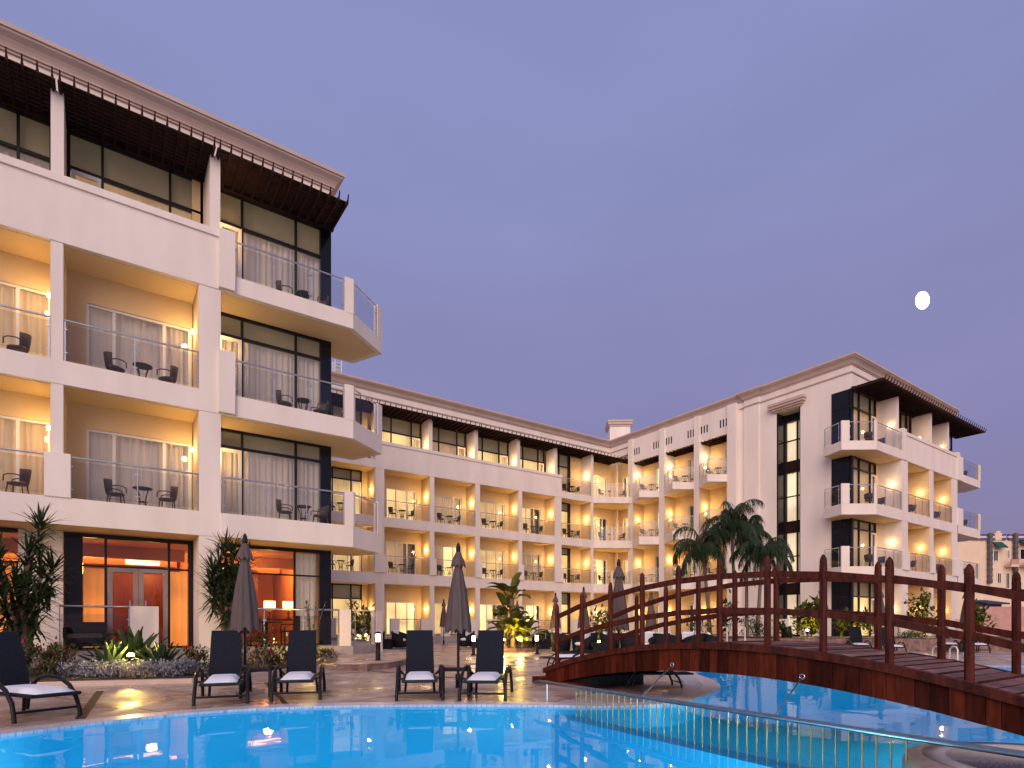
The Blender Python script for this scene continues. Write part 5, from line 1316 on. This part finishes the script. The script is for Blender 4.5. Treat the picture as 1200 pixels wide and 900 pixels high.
for k, (x, Y, r, h, fl, mt, lab) in enumerate(((20, 11.4, .5, .75, 26, ['leaf_shrub'], 'red flowering bush at the foot of the tall dracaena'), (55, 11.1, .42, .55, 10, ['leaf_shrub', 'leaf_warm'], 'low mixed bush left of the silver shrubs'), (72, 11.5, .35, .62, 7, ['leaf_shrub', 'leaf_warm'], 'bush with yellowish leaves beside the first silver shrub'), (-30, 10.9, .6, .7, 12, ['leaf_shrub'], 'flowering bush behind the cropped lounger'),
        (228, 12.4, .25, .5, 12, ['leaf_shrub', 'leaf_warm'], 'small flowering bush just left of the nearest lounger'), (277, 12.6, .45, .70, 34, ['leaf_shrub'], 'red flowering bush behind the nearest umbrella pole'), (307, 12.9, .42, .85, 30, ['leaf_shrub'], 'taller red flowering bush behind the side table'), (330, 13.6, .36, .5, 8, ['leaf_shrub', 'leaf_warm'], 'low bush behind the right hand near lounger'), (372, 17.0, .5, .35, 3, ['leaf_warm', 'leaf_shrub'], 'low ground plant around the thin bare tree'), (356, 15.5, .4, .4, 3, ['leaf_shrub'], 'low plant at the curved end of the flower bed'))):
    shrub('flowering_bush', lab, 'bush', AT(x, Y, .1), r, h, 650, .085, mt, 'bushes in the flower bed', fl, 20+k)
# thin tree
tt_ = empty('thin_tree', 'thin nearly bare young tree before the grey curtain', 'tree', AT(366, 16.2, .1)); rnd = random.Random(5)
tr_ = MB(); cr = MB()
for k in range(7):
    a = rnd.uniform(0, 6.28); r_ = rnd.uniform(.12, .4); h = rnd.uniform(1.0, 1.75); p = Vector((r_*math.cos(a), r_*math.sin(a), h))
    tr_.tube([(0, 0, 0), (.03*math.cos(a), .03*math.sin(a), .35), (p.x*.5, p.y*.5, h*.65), tuple(p)], [.025, .02, .012, .006], 'trunk_bark', 6)
    for q in range(26):
        t_ = rnd.uniform(.5, 1.05); b0 = Vector((p.x*t_**1.5, p.y*t_**1.5, h*t_)); cr.blade(b0, (rnd.gauss(0, 1), rnd.gauss(0, 1), rnd.gauss(.3, .7)), .10, .04, 'leaf_shrub', .4, 2, taper=.3)
tr_.build('trunk', tt_); cr.build('crown', tt_, False)
# bushes in the stone bed and beyond
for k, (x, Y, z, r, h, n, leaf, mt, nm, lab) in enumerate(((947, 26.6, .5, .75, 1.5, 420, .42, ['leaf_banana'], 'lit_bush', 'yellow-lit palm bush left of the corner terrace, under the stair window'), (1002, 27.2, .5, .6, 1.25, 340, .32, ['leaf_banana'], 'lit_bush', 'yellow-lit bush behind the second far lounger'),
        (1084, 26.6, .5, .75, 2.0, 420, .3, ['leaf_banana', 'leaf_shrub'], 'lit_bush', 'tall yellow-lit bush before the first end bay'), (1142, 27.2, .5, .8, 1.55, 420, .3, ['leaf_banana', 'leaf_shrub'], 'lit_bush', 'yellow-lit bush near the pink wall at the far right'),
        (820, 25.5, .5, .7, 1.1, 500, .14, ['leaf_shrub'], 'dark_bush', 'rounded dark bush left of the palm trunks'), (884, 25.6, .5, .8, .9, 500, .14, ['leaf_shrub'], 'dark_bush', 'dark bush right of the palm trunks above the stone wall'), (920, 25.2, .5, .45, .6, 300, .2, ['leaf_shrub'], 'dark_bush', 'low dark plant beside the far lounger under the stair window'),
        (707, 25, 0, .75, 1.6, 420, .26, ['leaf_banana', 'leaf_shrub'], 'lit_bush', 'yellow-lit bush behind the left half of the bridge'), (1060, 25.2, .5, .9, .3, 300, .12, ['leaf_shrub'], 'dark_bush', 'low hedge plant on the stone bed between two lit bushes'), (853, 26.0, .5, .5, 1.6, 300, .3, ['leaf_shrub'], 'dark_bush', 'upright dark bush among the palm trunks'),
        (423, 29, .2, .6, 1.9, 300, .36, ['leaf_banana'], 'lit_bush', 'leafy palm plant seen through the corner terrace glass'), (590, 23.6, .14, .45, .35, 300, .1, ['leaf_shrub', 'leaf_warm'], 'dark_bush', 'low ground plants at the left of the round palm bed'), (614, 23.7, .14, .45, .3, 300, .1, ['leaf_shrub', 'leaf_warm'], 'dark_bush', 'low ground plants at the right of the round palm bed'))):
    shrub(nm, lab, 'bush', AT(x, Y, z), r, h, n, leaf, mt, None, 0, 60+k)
lamp(None, AT(423, 28.3, 1.2), (1, .75, .25), 12, .1)
# ------------------------------------------------------------------ far pool ladder and chrome handrails
for (x, y, sc_, lab) in ((1112, 777, .55, 'small white pool ladder beyond the bridge'),):
    p = G(x, y); t = empty('pool_ladder', lab, 'ladder', p, CAM_YAW)
    for sx in (-.25, .25): MB().tube([(sx, .0, -.3), (sx, 0, .38), (sx, .06, .46), (sx, .2, .47), (sx, .30, .38), (sx, .32, 0)], .02, 'white_frame', 8).build('rail', t)
    MB().tube([(-.25, 0, -.12), (.25, 0, -.12)], .018, 'white_frame', 6).build('rung', t)
p = AT(858, 22.6); t = empty('step_handrail', 'pale steel step handrails seen between the bridge posts below the palms', 'handrail', p, CAM_YAW)
for sx in (-.45, .25, ): MB().tube([(sx-.25, -.3, 0), (sx-.25, -.3, .62), (sx+.15, .1, 1.0), (sx+.30, .15, 1.0), (sx+.32, .18, .2)], .025, 'white_frame', 8).build('rail', t)

# ------------------------------------------------------------------ neighbouring villa, pink wall
VY = 60.0; vz = lambda y: EYE+(HY-y)/FPX*VY; vx = lambda x: (x-600)/FPX*VY
vl = empty('villa', 'distant cream villa with blue trimmed parapet and dark twisted columns at the right edge', 'building', c2w(vx(1200), VY, 0), CAM_YAW)
ox = vx(1200); lx = lambda x: vx(x)-ox
b_ = MB(); b_.box((lx(1120), 0, 0), (lx(1290), 9, vz(633)), 'villa_cream'); b_.build('wall', vl)
b_ = MB()
for x0, x1 in ((1138, 1156), (1160, 1165), (1173, 1178), (1181, 1187), (1191, 1215), (1218, 1240), (1244, 1285)):
    b_.box((lx(x0), -.15, vz(633)), (lx(x1), .1, vz(630.5)), 'villa_blue'); b_.box((lx(x0), -.12, vz(628)), (lx(x1), .1, vz(626)), 'villa_blue'); b_.box((lx(x0), -.08, vz(630.4)), (lx(x1), .05, vz(628.1)), 'villa_cream')
b_.prism([(lx(1164), -.1), (lx(1174), -.1), (lx(1174), .3), (lx(1164), .3)], vz(633), vz(625), 'villa_cream'); b_.prism([(lx(1166.5), -.11), (lx(1171.5), -.11), (lx(1171.5), .3), (lx(1166.5), .3)], vz(625), vz(622.5), 'villa_cream')
b_.build('parapet', vl)
for x in (1158, 1188, 1240):
    b_ = MB(); prof = []
    for k in range(19): z = vz(684)+(vz(625)-vz(684))*k/18; prof.append((.18+.06*(k % 2), z))
    b_.lathe(prof, 'villa_dark', (lx(x), -.25, 0), 8, False); b_.build('column', vl)
for x0, x1, y0, y1, aw in ((1163.5, 1169.5, 645, 658, (1163, 1174, 635, 642)), (1194.5, 1206, 643, 656, (1193, 1210, 633, 638)), (1179.5, 1183, 644, 655, None), (1168, 1173, 671, 684, None), (1178, 1183, 671, 690, None)):
    b_ = MB(); b_.box((lx(x0), -.06, vz(y1)), (lx(x1), .02, vz(y0)), 'white_frame'); o = b_.build('window', vl)
    g = MB(); g.box((lx(x0)+.08, -.08, vz(y1)+.08), ((lx(x0)+lx(x1))/2-.03, -.05, vz(y0)-.08), 'black_panel'); g.box(((lx(x0)+lx(x1))/2+.03, -.08, vz(y1)+.08), (lx(x1)-.08, -.05, vz(y0)-.08), 'black_panel'); g.build('pane', o)
    if aw:
        g = MB(); xa, xb, ya, yb = aw; g.add([(lx(xa), 0, vz(ya)), (lx(xb), 0, vz(ya)), (lx(xb), -.8, vz(yb)), (lx(xa), -.8, vz(yb)), (lx(xa), 0, vz(ya)-.1), (lx(xb), 0, vz(ya)-.1), (lx(xb), -.8, vz(yb)-.1), (lx(xa), -.8, vz(yb)-.1)], [(0, 1, 2, 3), (7, 6, 5, 4), (0, 3, 7, 4), (1, 5, 6, 2), (3, 2, 6, 7), (0, 4, 5, 1)], 'green_awning'); g.build('awning', o)
for x0, x1 in ((1176.5, 1185.5), (1194, 1214)):
    b_ = MB(); b_.box((lx(x0), -.9, vz(665)), (lx(x1), 0, vz(662.5)), 'villa_cream'); b_.box((lx(x0), -.9, vz(662.4)), (lx(x1), -.78, vz(656.5)), 'pink_wall'); b_.build('balcony', vl)
py = 38.0; pz = lambda y: EYE+(HY-y)/FPX*py
pw = MB(); q0, q1 = AT(1146, py), AT(1290, py); pw.bar(q0+Vector((0, 0, pz(711)/2)), q1+Vector((0, 0, pz(711)/2)), .3, pz(711), 'pink_wall')
tag(pw.build('garden_wall'), 'pink garden wall below the cream villa at the right edge', 'wall')
ks = empty('awning_shed', 'small shed with navy awning roof above the pink garden wall', 'shed', AT(1163, py+1.2), CAM_YAW)
MB().box((-.62, 0, 0), (.62, 1.4, pz(711)+.35), 'villa_dark').build('wall', ks)
MB().add([(-.75, -.5, pz(706)), (.75, -.5, pz(706)), (.75, 1.5, pz(701)), (-.75, 1.5, pz(701)), (-.75, -.5, pz(706)-.1), (.75, -.5, pz(706)-.1), (.75, 1.5, pz(701)-.1), (-.75, 1.5, pz(701)-.1)], [(0, 1, 2, 3), (7, 6, 5, 4), (0, 3, 7, 4), (1, 5, 6, 2), (3, 2, 6, 7), (0, 4, 5, 1)], 'navy_awning').build('roof', ks)
tag(MB().box((0, 0, 0), (1, 1, 1), 'villa_cream').build('neighbour_house'), 'plain low cream house beyond the right wing', 'building')
nh = bpy.data.objects['neighbour_house']; nh.location = AT(1120, 75); nh.rotation_euler = (0, 0, CAM_YAW); nh.scale = (14, 6, 7)

# ------------------------------------------------------------------ moon
mo = MB(); prof = [(math.sin(math.pi*k/16), -math.cos(math.pi*k/16)) for k in range(17)]
mo.lathe([(max(.001, r), z) for r, z in prof], 'moon_glow', n=24); mo_o = mo.build('moon')
D_ = 1500; p = AT(1081, D_, EYE+(HY-352)/FPX*D_); mo_o.location = p; mo_o.scale = (17.0, 9, 22.5); mo_o.rotation_euler = (0, 0, CAM_YAW)
tag(mo_o, 'bright white moon in the lavender sky above the right wing', 'moon')
